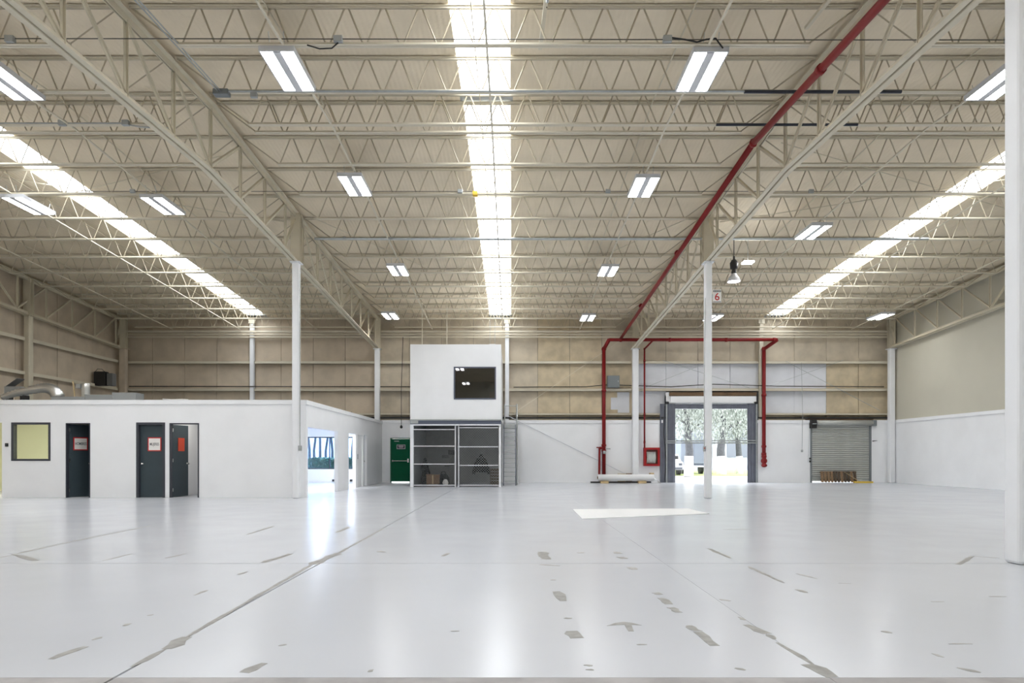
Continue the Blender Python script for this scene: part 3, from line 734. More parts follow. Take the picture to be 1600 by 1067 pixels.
t = thing('pull_switch', 'black pull switch hanging on a cord above the green door', 'pull switch', ((627 - 799) * 31 / F, 31.0, 0))
MB().tube([(0, 0, 2.65), (0, 0, 4.3), (.02, .37, 6.83)], .014, 5).build('cord', 'black', t); MB().lathe((0, 0, 2.52), [(.0, 0), (.06, .03), (.065, .09), (.03, .15), (0, .16)], 10).build('bulb_grip', 'black', t, True)

# ------------------------------------------------------------------ dock door opening
a, b = 7.28, 11.52
dd = struct('door_7', 'open loading dock doorway with dark grey side curtains', 'dock door', (0, 0, 0))
MB().box(a, a + .06, YW, 31.95, 0, 4.1).box(b - .06, b, YW, 31.95, 0, 4.1).build('jamb', 'white_paint', dd)
B(a + .2, b - .05, YW - .03, YW + .05, 3.60, 4.06).build('header_panel', 'white_paint', dd)
B(a, b, YW + .05, 31.95, 3.49, 4.25).build('header_wall', 'white_paint', dd)
B(a + .15, b, YW - .05, YW + .05, 4.07, 4.24).build('lintel', 'rust', dd)
def curtain(xa, xb, z0, z1, lean=0, n=7):
    m = MB()
    for k in range(n + 1):
        x = xa + (xb - xa) * k / n; y = YW - .06 + (.03 if k % 2 else 0)
        m.v += [(x, y, z0), (x + lean, y, z1), (x, y + .02, z0), (x + lean, y + .02, z1)]
    for k in range(n):
        i = 4 * k; m.f += [(i, i+4, i+5, i+1), (i+2, i+3, i+7, i+6), (i+1, i+5, i+7, i+3), (i, i+2, i+6, i+4)]
    m.f += [(0, 1, 3, 2), (4*n, 4*n+2, 4*n+3, 4*n+1)]
    return m
curtain(6.98, 7.70, .0, 3.70).build('side_curtain', 'dock_curtain', dd)
curtain(11.08, 11.58, .0, 3.70, .0).build('side_curtain', 'dock_curtain', dd)
curtain(7.70, 11.08, 3.46, 3.68, 0, 14).build('top_curtain', 'dock_curtain', dd)
B(a - .03, a + .03, YW - .10, YW - .02, 0, 3.78).build('track', 'galv', dd); B(b - .05, b + .01, YW - .10, YW - .02, 0, 3.78).build('track', 'galv', dd)
MB().tube([(a - .02, YW - .08, 3.74), (b, YW - .08, 3.72)], .03, 6).build('top_shaft', 'duct_grey', dd)
MB().lathe((a + .03, YW - .08, 3.74), [(.0, -.06), (.09, -.05), (.09, .05), (0, .06)], 12).build('drum', 'black', dd); MB().lathe((b - .05, YW - .08, 3.74), [(0, -.06), (.09, -.05), (.09, .05), (0, .06)], 12).build('drum', 'black', dd)
MB().bar((a - .05, YW - .08, 1.86), (b + .03, YW - .08, 1.86), .04, .05).bar((a - .05, YW - .06, 1.95), (b + .03, YW - .06, 1.97), .03, .05).build('cross_bar', 'galv', dd)
MB().tube([(a - .08, YW - .06, 3.6), (a - .12, YW - .06, 2.3), (a - .02, YW - .06, .9), (a - .1, YW - .06, .1)], .018, 6).build('side_cable', 'black', dd)
B(a, b, YW, 31.95, -.01, .006).build('threshold', 'concrete', dd)
t = thing('control_pendant', 'grey control box hanging on a cable at the free column', 'control box', (5.585, 19.36, 0))
MB().tube([(0, 0, 1.5), (0, 0, 3.6), (.03, 0, 5.8)], .010, 5).build('cable', 'galv', t); B(-.035, .035, -.03, .03, 1.36, 1.51).build('body', 'duct_grey', t, bevel=.006); B(-.015, .015, -.036, -.03, 1.44, 1.47).build('button', 'red_sign', t)

# ------------------------------------------------------------------ roller shutter, pallet
a, b, z0, z1 = DW[3]
rs = struct('door_8', 'closed grey metal roller shutter', 'roller shutter', (0, 0, 0))
n = 27; h = (2.72 - .06) / n
sm = MB().box(a + .06, b - .06, 0, .02, .0, h * .88).box(a + .06, b - .06, .005, .03, h * .88, h)
sm.v = [(x, y - (.018 if 0.2 * h < z < .7 * h else 0), z) for x, y, z in sm.v]
sd = MB(); P = [(.012, 0), (-.006, h * .3), (-.008, h * .55), (.012, h * .88), (.02, h * .95), (.012, h)]
for y_, z_ in P: sd.v += [(a + .06, y_, z_), (b - .06, y_, z_)]
for k in range(len(P) - 1): sd.f.append((2*k, 2*k+1, 2*k+3, 2*k+2))
sd.v += [(a + .06, .04, 0), (b - .06, .04, 0), (a + .06, .04, h), (b - .06, .04, h)]
k = 2 * len(P); sd.f += [(k, k+2, k+3, k+1)]
sme = sd.mesh('slat', 'shutter')
for k in range(n): link('slat', sme, rs, (0, YW + .03, .06 + k * h))
B(a, a + .08, YW - .03, YW + .08, 0, 2.8).build('guide_rail', 'box_grey', rs); B(b - .08, b, YW - .03, YW + .08, 0, 2.8).build('guide_rail', 'box_grey', rs)
MB().tube([(a + .2, YW - .06, 2.80), (b + .02, YW - .06, 2.80)], .13, 16).build('roll_drum', 'shutter', rs, True)
B(a - .03, a + .22, YW - .22, YW, 2.55, 2.95).build('motor_housing', 'black', rs); MB().lathe((a + .1, YW - .24, 2.75), [(0, -.02), (.09, -.02), (.09, .02), (0, .02)], 14).build('chain_wheel', 'galv', rs)
B(b - .05, b + .18, YW - .16, YW, 2.66, 2.92).build('end_bracket', 'box_grey', rs); B(a - .1, b + .1, YW - .02, YW + .3, 2.90, 3.0).build('lintel', 'rust', rs)
tag(MB().tube([(a - .12, YW - .05, .95), (a - .08, YW - .05, 1.8), (a - .06, YW - .05, 2.85)], .008, 5).build('shutter_chain', 'galv'), 'thin hanging chain beside the roller shutter', 'chain')
t = thing('cord_pull', 'grey knob on a long cord hanging from the white end wall panels', 'cord pull', ((1251 - 799) * .0301, 31.3, 0))
MB().tube([(0, 0, 1.55), (.03, 0, 3.2), (.06, .205, 5.66)], .010, 5).build('cord', 'duct_grey', t); MB().lathe((0, 0, 1.42), [(0, 0), (.05, .03), (.05, .1), (.02, .14), (0, .15)], 10).build('knob', 'duct_grey', t, True)
t = thing('shutter_lock', 'small black lock fittings on the shutter guide', 'lock', (a - .03, YW - .05, .95))
B(-.03, .04, -.02, .02, 0, .09).build('body', 'black', t); B(-.03, .04, -.02, .02, .14, .22).build('body', 'black', t)
tag(MB().tube([(b + .05, YW - .03, 1.95), (b + .28, YW - .03, 1.98)], [.025, .005], 6).build('wall_hook', 'black'), 'small black hook on the wall beside the shutter', 'hook')
px0, px1 = (1286 - 799) * .0297, (1343 - 799) * .0297
t = thing('wooden_pallet', 'brown wooden pallet leaning against the roller shutter', 'pallet', (px0, 31.22, 0))
PW = px1 - px0; n = 11
for k in range(n):
    a_ = PW * k / n; mt = 'wood' if k < 3 else ('wood_dark' if k % 3 else 'wood')
    MB().bar((a_ + .06, random.uniform(-.01, .01), .02), (a_ + .06, .09, .53), PW / n - .035, .025, 0, 0, (0, -1, 0)).build('plank', mt, t)
for z in (.12, .48): MB().bar((0, z * .17 + .05, z), (PW, z * .17 + .05, z), .05, .08).build('crosspiece', 'wood_dark', t)
tag(MB().bar(((1323 - 799) * .0297, 31.24, .50), ((1346 - 799) * .0297, 31.12, .03), .035, .02).build('loose_batten', 'pine'), 'pale wooden batten leaning across the brown pallet', 'batten')
tag(MB().prism([(15.9, 30.95), (16.75, 30.95), (16.72, 31.2), (15.95, 31.2)], 0, .07).build('yellow_strip', 'yellow'), 'yellow strip on the floor at the foot of the roller shutter', 'stripe')  # low yellow strip in front of the shutter

# ------------------------------------------------------------------ fire pipework
def pipe(name, pts, r, label, couplings=()):
    t = thing(name, label, 'pipe', (0, 0, 0))
    for p, q in zip(pts, pts[1:]): MB().tube([p, q], r, 12).build('pipe', 'red_pipe', t, True)
    for p in pts[1:-1]: MB().lathe(p, [(0, -r * 1.35), (r * .9, -r * 1.1), (r * 1.35, 0), (r * .9, r * 1.1), (0, r * 1.35)], 12).build('elbow', 'red_pipe', t, True)
    for p, d in couplings:
        d = Vector(d) * .05; MB().tube([Vector(p) - d, Vector(p) + d], r * 1.3, 12).build('coupling', 'red_pipe', t, True)
    return t
zp = lambda y: 7.74 - .055 * abs(y - RIDGE) if y > RIDGE else 7.74 - .075 * (RIDGE - y)
pipe('overhead_pipe', [(5.04, 3.0, zp(3.0)), (5.04, RIDGE, 7.74), (5.04, 30.8, 6.66)], .065, 'long red sprinkler pipe hung under the roof beside the truss', [((5.04, 10.9, zp(10.9)), (0, 1, 0)), ((5.04, 20.3, zp(20.3)), (0, 1, 0)), ((5.04, 26.0, zp(26)), (0, 1, 0))])
pipe('header_pipe', [(4.5, 30.8, 6.60), (12.25, 30.8, 6.60)], .075, 'red header pipe crossing the end wall above the dock door', [((5.04, 30.8, 6.6), (1, 0, 0)), ((7.3, 30.8, 6.6), (1, 0, 0)), ((9.9, 30.8, 6.6), (1, 0, 0)), ((12.1, 30.8, 6.6), (1, 0, 0))])
r1 = pipe('riser_pipe', [(4.5, 30.8, 6.60), (4.33, 31.3, 6.25), (4.33, 31.3, .06)], .085, 'thick red riser pipe with valve beside the far column', [((4.33, 31.3, 4.3), (0, 0, 1)), ((4.33, 31.3, 1.75), (0, 0, 1)), ((4.33, 31.3, 1.5), (0, 0, 1))])
MB().tube([(4.12, 31.25, 1.62), (4.33, 31.3, 1.62)], .06, 8).build('valve_branch', 'red_pipe', r1); MB().tube([(4.12, 31.25, 1.62), (4.10, 31.25, .08)], .05, 8).build('drain_pipe', 'red_pipe', r1)
B(3.98, 4.20, 31.2, 31.3, 1.62, 1.67).build('valve_handle', 'red_pipe', r1); MB().lathe((4.34, 31.2, 1.35), [(0, 0), (.07, 0), (.07, .14), (0, .14)], 12).build('gauge', 'galv', r1, True)
MB().tube([(4.42, 31.22, 1.58), (4.62, 31.2, 1.58)], .03, 8).build('outlet_valve', 'galv', r1)
r2 = pipe('riser_pipe', [(12.25, 30.8, 6.60), (11.82, 31.3, 6.25), (11.82, 31.3, .75)], .085, 'thick red riser pipe ending in a coupling beside the dock door', [((11.82, 31.3, 4.1), (0, 0, 1)), ((11.82, 31.3, 1.7), (0, 0, 1)), ((11.82, 31.3, 1.35), (0, 0, 1))])
MB().lathe((11.82, 31.28, .72), [(0, 0), (.09, .02), (.13, .10), (.08, .17), (.14, .26), (.14, .34), (.09, .42), (.12, .50), (.1, .58), (0, .6)], 14).build('hose_valve', 'red_pipe', r2, True)
MB().tube([(11.82, 31.28, .9), (11.82, 31.05, .8)], .06, 10).build('valve_outlet', 'red_pipe', r2, True)
pipe('hose_pipe', [(6.55, 30.8, 6.60), (6.22, 31.25, 6.25), (6.22, 31.25, 1.45)], .04, 'slim red pipe dropping to the fire hose cabinet', [((6.22, 31.25, 5.7), (0, 0, 1)), ((6.22, 31.25, 3.2), (0, 0, 1)), ((6.22, 31.25, 1.9), (0, 0, 1))])
hx0, hx1 = (1005.5 - 799) * .03, (1030 - 799) * .03
t = thing('hose_cabinet', 'red fire hose cabinet with glass front on the white wall', 'hose cabinet', (hx0, 31.2, .78))
W_ = hx1 - hx0; H_ = .86
frame_box(0, W_, 0, H_, 0, .24, .10).build('frame', 'red_cabinet', t); B(.1, W_ - .1, .2, .24, .1, H_ - .1).build('back_panel', 'red_pipe', t)
for k in range(6): MB().tube([(.17 + k * .07, .12, .66), (.18 + k * .07, .06, .40), (.16 + k * .07, .10, .14)], .034, 8).build('hose_fold', 'paper', t, True)
B(.1, W_ - .1, .02, .026, .1, H_ - .1).build('pane', 'glass_clear', t)
t = thing('electrical_box', 'grey electrical box on the end wall between riser and column', 'electrical box', ((949 - 799) * .03, 31.25, 4.45))
B(0, .56, 0, .22, 0, .56).build('cabinet', 'box_grey', t, bevel=.01); B(.03, .53, -.012, 0, .03, .53).build('door', 'box_grey', t, bevel=.006); B(.48, .505, -.025, -.012, .25, .33).build('latch', 'galv', t)

# white roll on wooden blocks, boards behind it
t = thing('film_roll', 'long white roll of sheeting lying on wood blocks by the end wall', 'roll', ((934 - 799) * .0293, 30.55, .0))
MB().tube([(0, 0, .26), (2.55, 0, .26)], .15, 20).build('roll', 'white_sheet', t, True); MB().tube([(-.03, 0, .26), (.02, 0, .26)], .06, 12).build('core', 'cardboard', t, True)
MB().prism([(2.5, -.13), (2.85, -.24), (2.78, .05), (2.5, .13)], .012, .02).build('loose_sheet', 'white_sheet', t)
m = MB(); m.v = [(2.5, -.14, .24), (2.86, -.25, .02), (2.82, .02, .02), (2.5, .1, .36)]; m.f = [(0, 1, 2, 3)]; m.build('loose_end', 'white_sheet', t)
for k, dx in enumerate((.28, 2.0)):
    tag(B(4.0 + dx - .2 - .02, 4.0 + dx + .14, 30.38, 30.75, 0, .112).build('wood_block', 'pine', bevel=.008), ('pale wood block under the riser-side end of the white roll', 'pale wood block under the dock-side end of the white roll')[k], 'wood block', 'wood blocks under the roll')
tag(MB().bar((3.62, 30.62, .045), (6.4, 30.66, .05), .07, .07).build('dark_rod', 'black'), 'black bar lying on the floor under the white roll', 'bar')
tag(B(4.98, 5.32, 31.1, 31.35, 0, .42).build('plywood_piece', 'pine', bevel=.006), 'light plywood piece leaning behind the roll', 'plywood')
tag(B(5.34, 5.60, 31.05, 31.2, 0, .44).build('board_piece', 'cardboard', bevel=.006), 'tan board piece beside the far column foot', 'board')
tag(B(6.47, 6.66, 31.2, 31.4, .38, .46).build('wall_bracket', 'pine', bevel=.006), 'small tan wooden bracket on the wall below the hose cabinet', 'bracket')

# ------------------------------------------------------------------ number sign on the free column
t = thing('number_sign', 'white sign with red number 6 fixed to the free column', 'sign', (5.955, 19.36, 5.86))
B(-.125, .125, 0, .012, -.19, .19).build('board', 'paper', t); B(-.11, .11, -.003, 0, .115, .165).build('header', 'dark_door', t)
text('number', '6', .30, (0, -.003, -.03), 'red_sign', t, sx=1.0); B(-.11, .11, -.003, 0, -.175, -.16).build('footer', 'dark_door', t)
for k in range(4): B(-.09 + .05 * k, -.06 + .05 * k, -.005, -.003, .128, .152).build('header_mark', 'paper', t)
B(-.16, -.125, 0, .03, -.05, .05).build('bracket', 'galv', t)

# ------------------------------------------------------------------ lamps
def zb_(y): return zr(y) - .67
def lampY(py):
    lo, hi = 8.0, 31.0
    for _ in range(40):
        m_ = (lo + hi) / 2
        if 714 - F * (zb_(m_) - .10 - HC) / m_ < py: lo = m_
        else: hi = m_
    return lo
proto = []
def tube_lamp(px, py, label, metres=False):
    y = py if metres else lampY(py); x = px if metres else (px - 799) * y / F
    t = thing('ceiling_lamp', label, 'lamp', (x, y, zb_(y) - .11), 'twin-panel roof lamps')
    if not proto:
        L = .61; Wd = .29
        a = MB().box(-Wd, Wd, -L, L, .03, .09).box(-Wd, -Wd + .02, -L, L, 0, .03).box(Wd - .02, Wd, -L, L, 0, .03).box(-Wd + .02, Wd - .02, -L, -L + .03, 0, .03).box(-Wd + .02, Wd - .02, L - .03, L, 0, .03).mesh('housing', 'lamp_tray')
        c = MB().box(-.065, .065, -L + .03, L - .03, -.012, .03).mesh('centre_strip', 'lamp_tray')
        d = MB().box(-Wd + .025, -.07, -L + .035, L - .035, .004, .028).mesh('diffuser', 'lamp_glow'); e = MB().box(.07, Wd - .025, -L + .035, L - .035, .004, .028).mesh('diffuser', 'lamp_glow')
        f = MB().tube([(-.12, -L + .05, .09), (-.12, -L - .02, .30)], .006, 4).tube([(.12, -L + .05, .09), (.12, -L - .02, .30)], .006, 4).tube([(-.12, L - .05, .09), (-.12, L + .02, .30)], .006, 4).tube([(.12, L - .05, .09), (.12, L + .02, .30)], .006, 4).mesh('hanger', 'galv')
        proto.extend([('housing', a), ('centre_strip', c), ('diffuser', d), ('diffuser', e), ('hanger', f)])
    for nme, me in proto: link(nme, me, t)
for px, py, n in ((451, 112, 'nearest lamp in the row on the office side of the central skylight'), (555, 291, 'second lamp in the row on the office side of the central skylight'), (622, 423, 'third lamp in the row on the office side of the central skylight'), (610, 494, 'last small lamp above the end wall near the raised room'),
                  (1095, 113, 'nearest lamp in the row between central skylight and red pipe'), (1005, 293, 'second lamp in the row between central skylight and red pipe'), (950, 424, 'third lamp in the row between central skylight and red pipe'), (918, 497, 'last small lamp in the row between central skylight and red pipe'),
                  (8, 128, 'lamp cut by the frame edge above the office skylight'), (255, 322, 'lamp between the office skylight and the office-side truss'), (45, 322, 'lamp beyond the office skylight towards the brown wall'),
                  (1568, 128, 'lamp partly hidden by the thick near column'), (1270, 363, 'lamp between the free column and the beige-side skylight'), (1376, 495, 'lamp near the top corner of the beige wall'), (1114, 497, 'lamp partly hidden behind the free column')):
    tube_lamp(px, py, 'added unseen lit twin-panel ' + n)
# unseen lamps on presumed row continuations, added to brighten the office front
for x, y, n in ((-3.7, 5.4, 'overhead lamp above the near floor on the office side'), (3.2, 5.4, 'overhead lamp above the near floor on the column side'), (-3.7, -1.0, 'lamp behind the viewpoint on the office side'), (3.2, -1.0, 'lamp behind the viewpoint on the column side'),
                (-9.1, 5.4, 'near lamp before the office front, inner row'), (-12.7, 12.0, 'near lamp before the office front, outer row'), (-15.9, 12.0, 'lamp by the brown wall before the office front'), (-12.7, 5.4, 'lamp far out before the office front'), (8.7, 5.4, 'lamp behind the thick near column'), (15.9, 12.0, 'lamp by the beige wall behind the thick near column')):
    tube_lamp(x, y, 'added unseen lit twin-panel ' + n, True)
t = thing('highbay_lamp', 'black high-bay pendant with pinkish glow beside the number sign', 'lamp', (6.68, 20.07, 6.46))
MB().lathe((0, 0, 0), [(.185, 0), (.19, .02), (.16, .10), (.09, .20), (.07, .24)], 24).build('reflector', 'lamp_tray', t, True)
MB().lathe((0, 0, .02), [(0, 0), (.17, 0), (.15, .05), (0, .06)], 20).build('bulb', 'bulb_glow', t, True)
MB().lathe((0, 0, .24), [(.07, 0), (.08, .06), (.06, .12), (.11, .16), (.12, .32), (.07, .40), (.03, .44), (.03, .52), (0, .52)], 16).build('ballast', 'black', t, True)
MB().tube([(0, 0, .74), (0, 0, zb_(20.1) - 6.44)], .012, 6).build('hook_rod', 'black', t)
tag(B(6.95, 7.25, 19.95, 20.2, 7.02, 7.06).build('small_lamp', 'lamp_glow'), 'tiny bright fitting above the high-bay pendant', 'lamp')
t = bpy.data.objects['small_lamp']; MB().tube([(7.1, 20.08, 7.06), (7.1, 20.08, zb_(20.1) + .02)], .008, 5).build('stem', 'galv', t)

# ------------------------------------------------------------------ bridging, conduits under the roof
def along(x, ya, yb, dz, off=0):
    ys_ = [ya] + ([RIDGE] if ya < RIDGE < yb else []) + [yb]
    return [(x + off, y, zr(y) + dz) for y in ys_]
for x, n in ((-15.85, 'nearest the brown wall'), (-12.7, 'under the office skylight edge'), (-9.1, 'between office skylight and truss'), (-3.7, 'over the lamps on the office side'), (-.40, 'across the central skylight'), (3.2, 'over the lamp row beside the red pipe'), (8.65, 'between free column and beige-side skylight'), (12.2, 'across the beige-side skylight'), (15.9, 'nearest the beige wall')):
    m = MB(); pts = along(x, 6.2, 31.3, -.655)
    for p, q in zip(pts, pts[1:]): m.bar(p, q, .035, .03)
    tag(m.build('bridging_angle', 'steel_joist'), 'long cream bridging angle under the joists ' + n, 'bridging', 'bridging angles')
    m = MB(); pts = along(x - .25, 6.2, 31.3, -.085)
    for p, q in zip(pts, pts[1:]): m.bar(p, q, .02, .02)
    tag(m.build('upper_bridging_rod', 'steel_cream'), 'thin upper bridging rod tight under the deck ' + n, 'bridging', 'upper bridging rods')
jy = lambda k: (RIDGE - 1.53 * -k) if k < 0 else RIDGE + 1.542 * k
def conduit(name, pts, r, m, label, boxes=(), bm='box_grey', bs=.08):
    t = thing(name, label, 'conduit', (0, 0, 0)); MB().tube(pts, r, 6).build('pipe', m, t)
    for p in boxes: B(p[0] - bs, p[0] + bs, p[1] - bs * .6, p[1] + bs * .6, p[2] - bs * .75, p[2] + bs * .75).build('junction_box', bm, t, bevel=.008)
y = jy(-2); z = zb_(y) + .07
conduit('cable_run', [(-17.5, y - .05, z + .02), (-5.8, y - .05, z + .02), (5.2, y - .05, z), (17, y - .05, z)], .008, 'cable_brown', 'dark cable run along the nearest visible joist', [(-8.1, y - .06, z), (-2.80, y - .06, z), (2.52, y - .06, z), (8.05, y - .06, z)], 'duct_grey', .07)
tag(MB().tube([(-3.3, y - .06, z - .09), (-3.1, y - .06, z - .15), (-2.9, y - .06, z - .14), (-2.8, y - .06, z - .05)], .012, 5).build('drooping_cable', 'black'), 'short drooping cable near the closest office-side lamp', 'cable')
tag(MB().tube([(2.58, y - .06, z + .03), (2.8, y - .06, z - .0), (3.0, y - .06, z - .04), (3.15, y - .06, z + .0), (3.3, y - .06, z + .02), (3.42, y - .06, z - .14)], .013, 5).build('drooping_cable', 'black'), 'wavy black cable above the closest lamp by the red pipe', 'cable')
y = jy(4); z = zb_(y)
conduit('grey_conduit', [(-5.9, y - .05, z + .02), (0, y - .05, z + .02), (5.4, y - .05, z + .02), (12.5, y - .05, z + .02)], .038, 'galv', 'grey galvanised conduit along a far-slope joist between the column tops', [(-5.0, y - .06, z + .03), (-3.6, y - .06, z + .02), (-1.8, y - .06, z + .02), (1.75, y - .06, z + .02)], 'duct_grey', .05)
y = jy(2); z = zb_(y) + .06
conduit('cable_run', [(-17.5, y - .05, z), (-4, y - .05, z), (5, y - .05, z), (16.5, y - .05, z)], .008, 'cable_brown', 'dark cable run along the joist above the second lamps', [(2.45, y - .06, z), (-1.3, y - .06, z), (-9.6, y - .06, z), (7.6, y - .06, z)], 'duct_grey', .06)
tag(B(-.98, -.86, y - .1, y + .04, z - .1, z).build('yellow_tag_box', 'yellow'), 'small yellow box on a joist at the central skylight edge', 'box')
y = jy(-1)
tag(MB().tube([(4.30, y - .05, zb_(y) - .01), (7.2, y - .05, zb_(y) - .01)], .032, 8).build('dark_bar', 'navy_steel'), 'dark steel bar on a joist crossing the red pipe, nearer one', 'bar')
conduit('grey_conduit', [(-5.3, y - .05, zb_(y) - .0), (0, y - .05, zb_(y)), (4.3, y - .05, zb_(y))], .02, 'galv', 'grey conduit along the joist just before the ridge', [(-4.75, y - .06, zb_(y) - .08)], 'duct_grey', .06)
y = RIDGE - .17
conduit('grey_conduit', [(-17.5, y - .05, zb_(y) + .02), (-8.0, y - .05, zb_(y) + .02), (-7.6, y - .05, zb_(y) - .06), (-6.9, y - .05, zb_(y) - .08)], .016, 'galv', 'grey conduit along the ridge joist over the office side', [(-9.2, y - .06, zb_(y) + .02), (-7.9, y - .06, zb_(y) + .02), (-10.6, y - .06, zb_(y) + .02)], 'duct_grey', .07)
tag(MB().tube([(4.2, y - .05, zb_(y) - .01), (7.1, y - .05, zb_(y) - .01)], .028, 8).build('dark_bar', 'navy_steel'), 'dark steel bar at the ridge crossing the red pipe', 'bar')
for k, dx in enumerate((0, .055)):
    tag(MB().tube([(-5.55 + dx, 8.2, zb_(8.2) + .08), (-5.40 + dx, 12.35, zb_(12.4) - .02)], .013, 6).build('blue_conduit', 'galv'), ('galvanised conduit beside the office-side truss, outer of a pair', 'galvanised conduit beside the office-side truss, inner of a pair')[k], 'conduit', 'conduit pair')
tag(B(-5.5, -5.22, 12.3, 12.45, zb_(12.4) - .07, zb_(12.4) + .03).build('conduit_box', 'box_grey', bevel=.01), 'grey junction box where the conduit pair ends', 'junction box')
for x, y0, y1, n in ((.55, 9.6, 11.6, 'beside the central skylight'), (5.05 - .15, 9.4, 11.0, 'close to the red pipe')):
    t = thing('old_tube_fitting', 'narrow old tube fitting under the deck ' + n, 'fitting', (0, 0, 0))
    MB().bar((x, y0, zr(y0) - .30), (x - .05, y1, zr(y1) - .30), .06, .05).build('body', 'steel_cream', t); MB().tube([(x, y0, zr(y0) - .36), (x, y0 + .6, zr(y0) - .34)], .025, 8).build('tube', 'galv', t)
    MB().tube([(x, y0 + .8, zr(y0) - .3), (x, y0 + .8, zr(y0 + .8))], .008, 4).build('hanger', 'black', t)
# horizontal sway rods between joists
for n, (p, q, d) in enumerate((((-17.5, 20.5), (-7.0, 16.2), 'over the office, falling towards the truss'), ((-17.0, 15.6), (-6.8, 20.2), 'over the office, rising towards the truss'), ((6.3, 20.2), (16.8, 15.8), 'from the free column towards the beige wall'), ((6.3, 15.6), (17.2, 20.6), 'crossing behind the thick near column'), ((-5.9, 19.9), (-3.0, 24.5), 'from the office corner column into the middle bay'), ((5.3, 19.9), (2.2, 24.5), 'from the free column top into the middle bay'))):
    tag(MB().tube([(p[0], p[1], zr(p[1]) - .09), (q[0], q[1], zr(q[1]) - .09)], .013, 5).build('sway_rod', 'steel_cream'), 'thin diagonal roof rod ' + d, 'rod', 'diagonal roof rods')

# ------------------------------------------------------------------ outside
g = B(-60, 70, 31.95, 110, -.12, -.03).build('ground', 'ground'); tag(g, 'bright pale paved yard outside the dock door', 'ground', kind='structure')
tag(B(9, 40, 44, 60, -.03, .02).build('lawn', 'lawn'), 'yellow-green lawn strip under the trees outside', 'lawn', kind='structure')
def tree(x, y, h, r, label, leaf=True, lime=True, crown=2.7, n=7000):
    t = thing('tree', label, 'tree', (x, y, 0), 'trees outside'); rnd = random.Random(int(x * 31 + y * 7))
    pts = [(0, 0, -.05), (rnd.uniform(-.1, .1), 0, h * .3), (rnd.uniform(-.25, .25), 0, h * .6), (rnd.uniform(-.3, .3), 0, h)]
    MB().tube(pts, [r * 1.25, r, r * .8, r * .4], 10).build('trunk', 'bark', t, True)
    if lime: MB().tube([(0, 0, 0), (pts[1][0] * .4, 0, 1.25)], [r * 1.3, r * 1.14], 12).build('limewash_band', 'limewash', t, True)
    for k in range(4):
        an = k * 1.7 + rnd.random(); z = h * (.5 + .11 * k)
        MB().tube([(pts[2][0] * .7, 0, z), (math.cos(an) * .8, math.sin(an) * .8, z + .6), (math.cos(an) * 1.6, math.sin(an) * 1.6, z + .8)], [r * .4, r * .28, r * .12], 6).build('branch', 'bark', t, True)
    if leaf:
        m = MB()
        for k in range(n):
            u = rnd.gauss(0, .45) * crown; v = rnd.gauss(0, .45) * crown; z = h * .95 + rnd.gauss(-.1, .42) * crown
            if z < 2.2: z = 2.2 + rnd.random()
            s = rnd.uniform(.05, .11); a1 = rnd.uniform(0, 6.28); a2 = rnd.uniform(-1, 1)
            dx = Vector((math.cos(a1), math.sin(a1), a2)).normalized() * s * .5; dz = Vector((rnd.uniform(-.3, .3), rnd.uniform(-.3, .3), -1)).normalized() * s * 1.6
            c = Vector((u, v, z)); m.quad(tuple(c - dx), tuple(c + dx), tuple(c + dx * .3 + dz), tuple(c - dx * .3 + dz))
        tag(m.build('foliage', 'leaf', t), kind='stuff')
tree(11.0, 41.5, 5.2, .24, 'leafy tree seen in the dock doorway beside the parked trailer')
tree(14.3, 45.5, 5.6, .26, 'leafy tree with limewashed foot right of the free column in the dock doorway')
tree(16.2, 47.5, 5.0, .20, 'slimmer limewashed tree behind the others in the dock doorway', n=5000)
tree(17.8, 49.0, 5.4, .20, 'limewashed tree closest to the dock curtain on the riser side', n=5000)
for k, (x, y) in enumerate(((-12.99, 43), (-13.52, 46), (-12.58, 44), (-13.3, 48), (-12.06, 45), (-11.19, 47))):
    tree(x, y, 5.5, .085, ORD[k] + ' tree trunk from the office end in the office window', lime=False, crown=2.0, n=1500)
def hedge(x0, x1, y0, y1, h, label):
    rnd = random.Random(3); t = thing('hedge', label, 'hedge', (0, 0, 0)); m = MB()
    B(x0 + .15, x1 - .15, y0 + .15, y1 - .15, -.05, h - .15).build('core', 'hedge_leaf', t)
    for k in range(2600):
        f = rnd.random(); x = rnd.uniform(x0, x1); y = y0 + rnd.random() * .2; z = rnd.uniform(0, h)
        if f > .6: y = rnd.uniform(y0, y1); z = h - rnd.random() * .2
        a = Vector((rnd.uniform(-1, 1), rnd.uniform(-1, 1), rnd.uniform(-1, 1))).normalized() * .08; b = Vector((rnd.uniform(-1, 1), rnd.uniform(-1, 1), rnd.uniform(-1, 1))).normalized() * .08; c = Vector((x, y, z))
        m.quad(tuple(c - a), tuple(c - b), tuple(c + a), tuple(c + b))
    tag(m.build('foliage', 'hedge_leaf', t), kind='stuff')
hedge(-11.4, -7.5, 37.5, 39.0, 1.15, 'clipped dark green hedge outside the office window')
t = thing('parked_trailer', 'pale blue box trailer parked outside the dock door', 'trailer', (12.0, 46.5, 0))
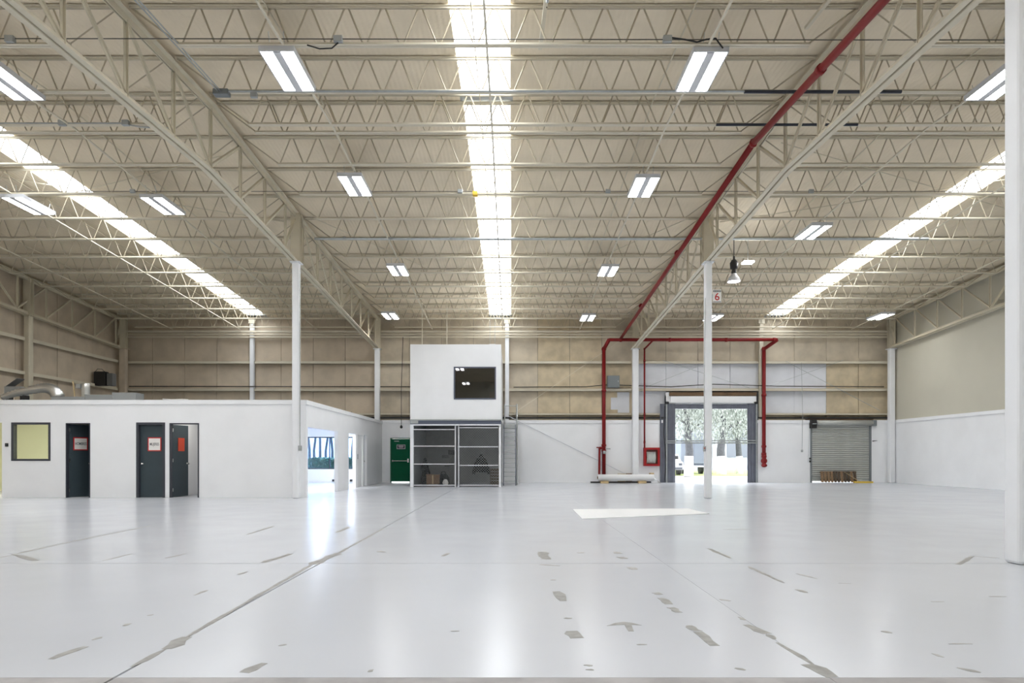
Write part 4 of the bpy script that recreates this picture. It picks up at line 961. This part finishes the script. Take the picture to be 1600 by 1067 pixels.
B(-.2, 1.6, 0, 6, .75, 2.5).build('box_body', 'trailer', t); B(-.1, 1.5, .1, 6, .55, .75).build('chassis', 'grey_blue', t)
for x in (0, 1.25): MB().tube([(x, .7, .4), (x + .22, .7, .4)], .4, 16).build('wheel', 'black', t)
B(.68, .72, -.015, 0, .8, 2.45).build('door_seam', 'grey_blue', t); B(-.2, 1.6, -.06, 0, .50, .60).build('bumper', 'galv', t)
t = thing('parked_car', 'pale parked car glimpsed at the curtain edge of the dock doorway', 'car', (10.4, 43.5, 0))
m = MB(); pr = [(-.0, .35), (0, .85), (.55, .95), (1.0, 1.40), (2.5, 1.42), (3.3, .98), (4.2, .88), (4.25, .35)]
k = len(pr)
for sx in (-.8, .8): m.v += [(sx * (.86 if z > 1.2 else 1), y, z) for y, z in pr]
m.f = [tuple(range(k)), tuple(range(2*k-1, k-1, -1))] + [(j, j + k, (j+1) % k + k, (j+1) % k) for j in range(k)]
m.build('body', 'car_white', t, bevel=.05)
B(-.62, .62, .66, .70, 1.0, 1.28).build('rear_window', 'black', t); B(-.7, .7, -.06, .02, .4, .52).build('bumper', 'dark_frame', t)
for x in (-.72, .5):
    B(x, x + .2, -.02, .01, .66, .80).build('tail_lamp', 'dark_frame', t)
    for yy in (.8, 3.4): MB().tube([(x - .05 if x < 0 else x + .05, yy, .32), (x + .17 if x < 0 else x + .27, yy, .32)], .32, 16).build('wheel', 'black', t)
w = B(-60, 70, 70, 70.4, 0, 3.2).build('wall_yard', 'limewash'); tag(w, 'pale boundary wall at the far side of the yard', 'wall', kind='structure')
t = thing('backdrop_building', 'added pale blue-grey backdrop building beyond the trees outside', 'building', (0, 62, 0))  # added so the background behind the trees does not blow out
B(2, 45, 0, 8, -.1, 13).build('facade', 'facade', t); B(1.8, 45.2, -.2, 8, 13, 13.4).build('roof_edge', 'limewash', t)
for k in range(10):
    for z in (1.2, 5.2, 9.2): B(4 + 4 * k, 6.6 + 4 * k, -.05, 0, z, z + 2.2).build('window', 'facade_window', t)
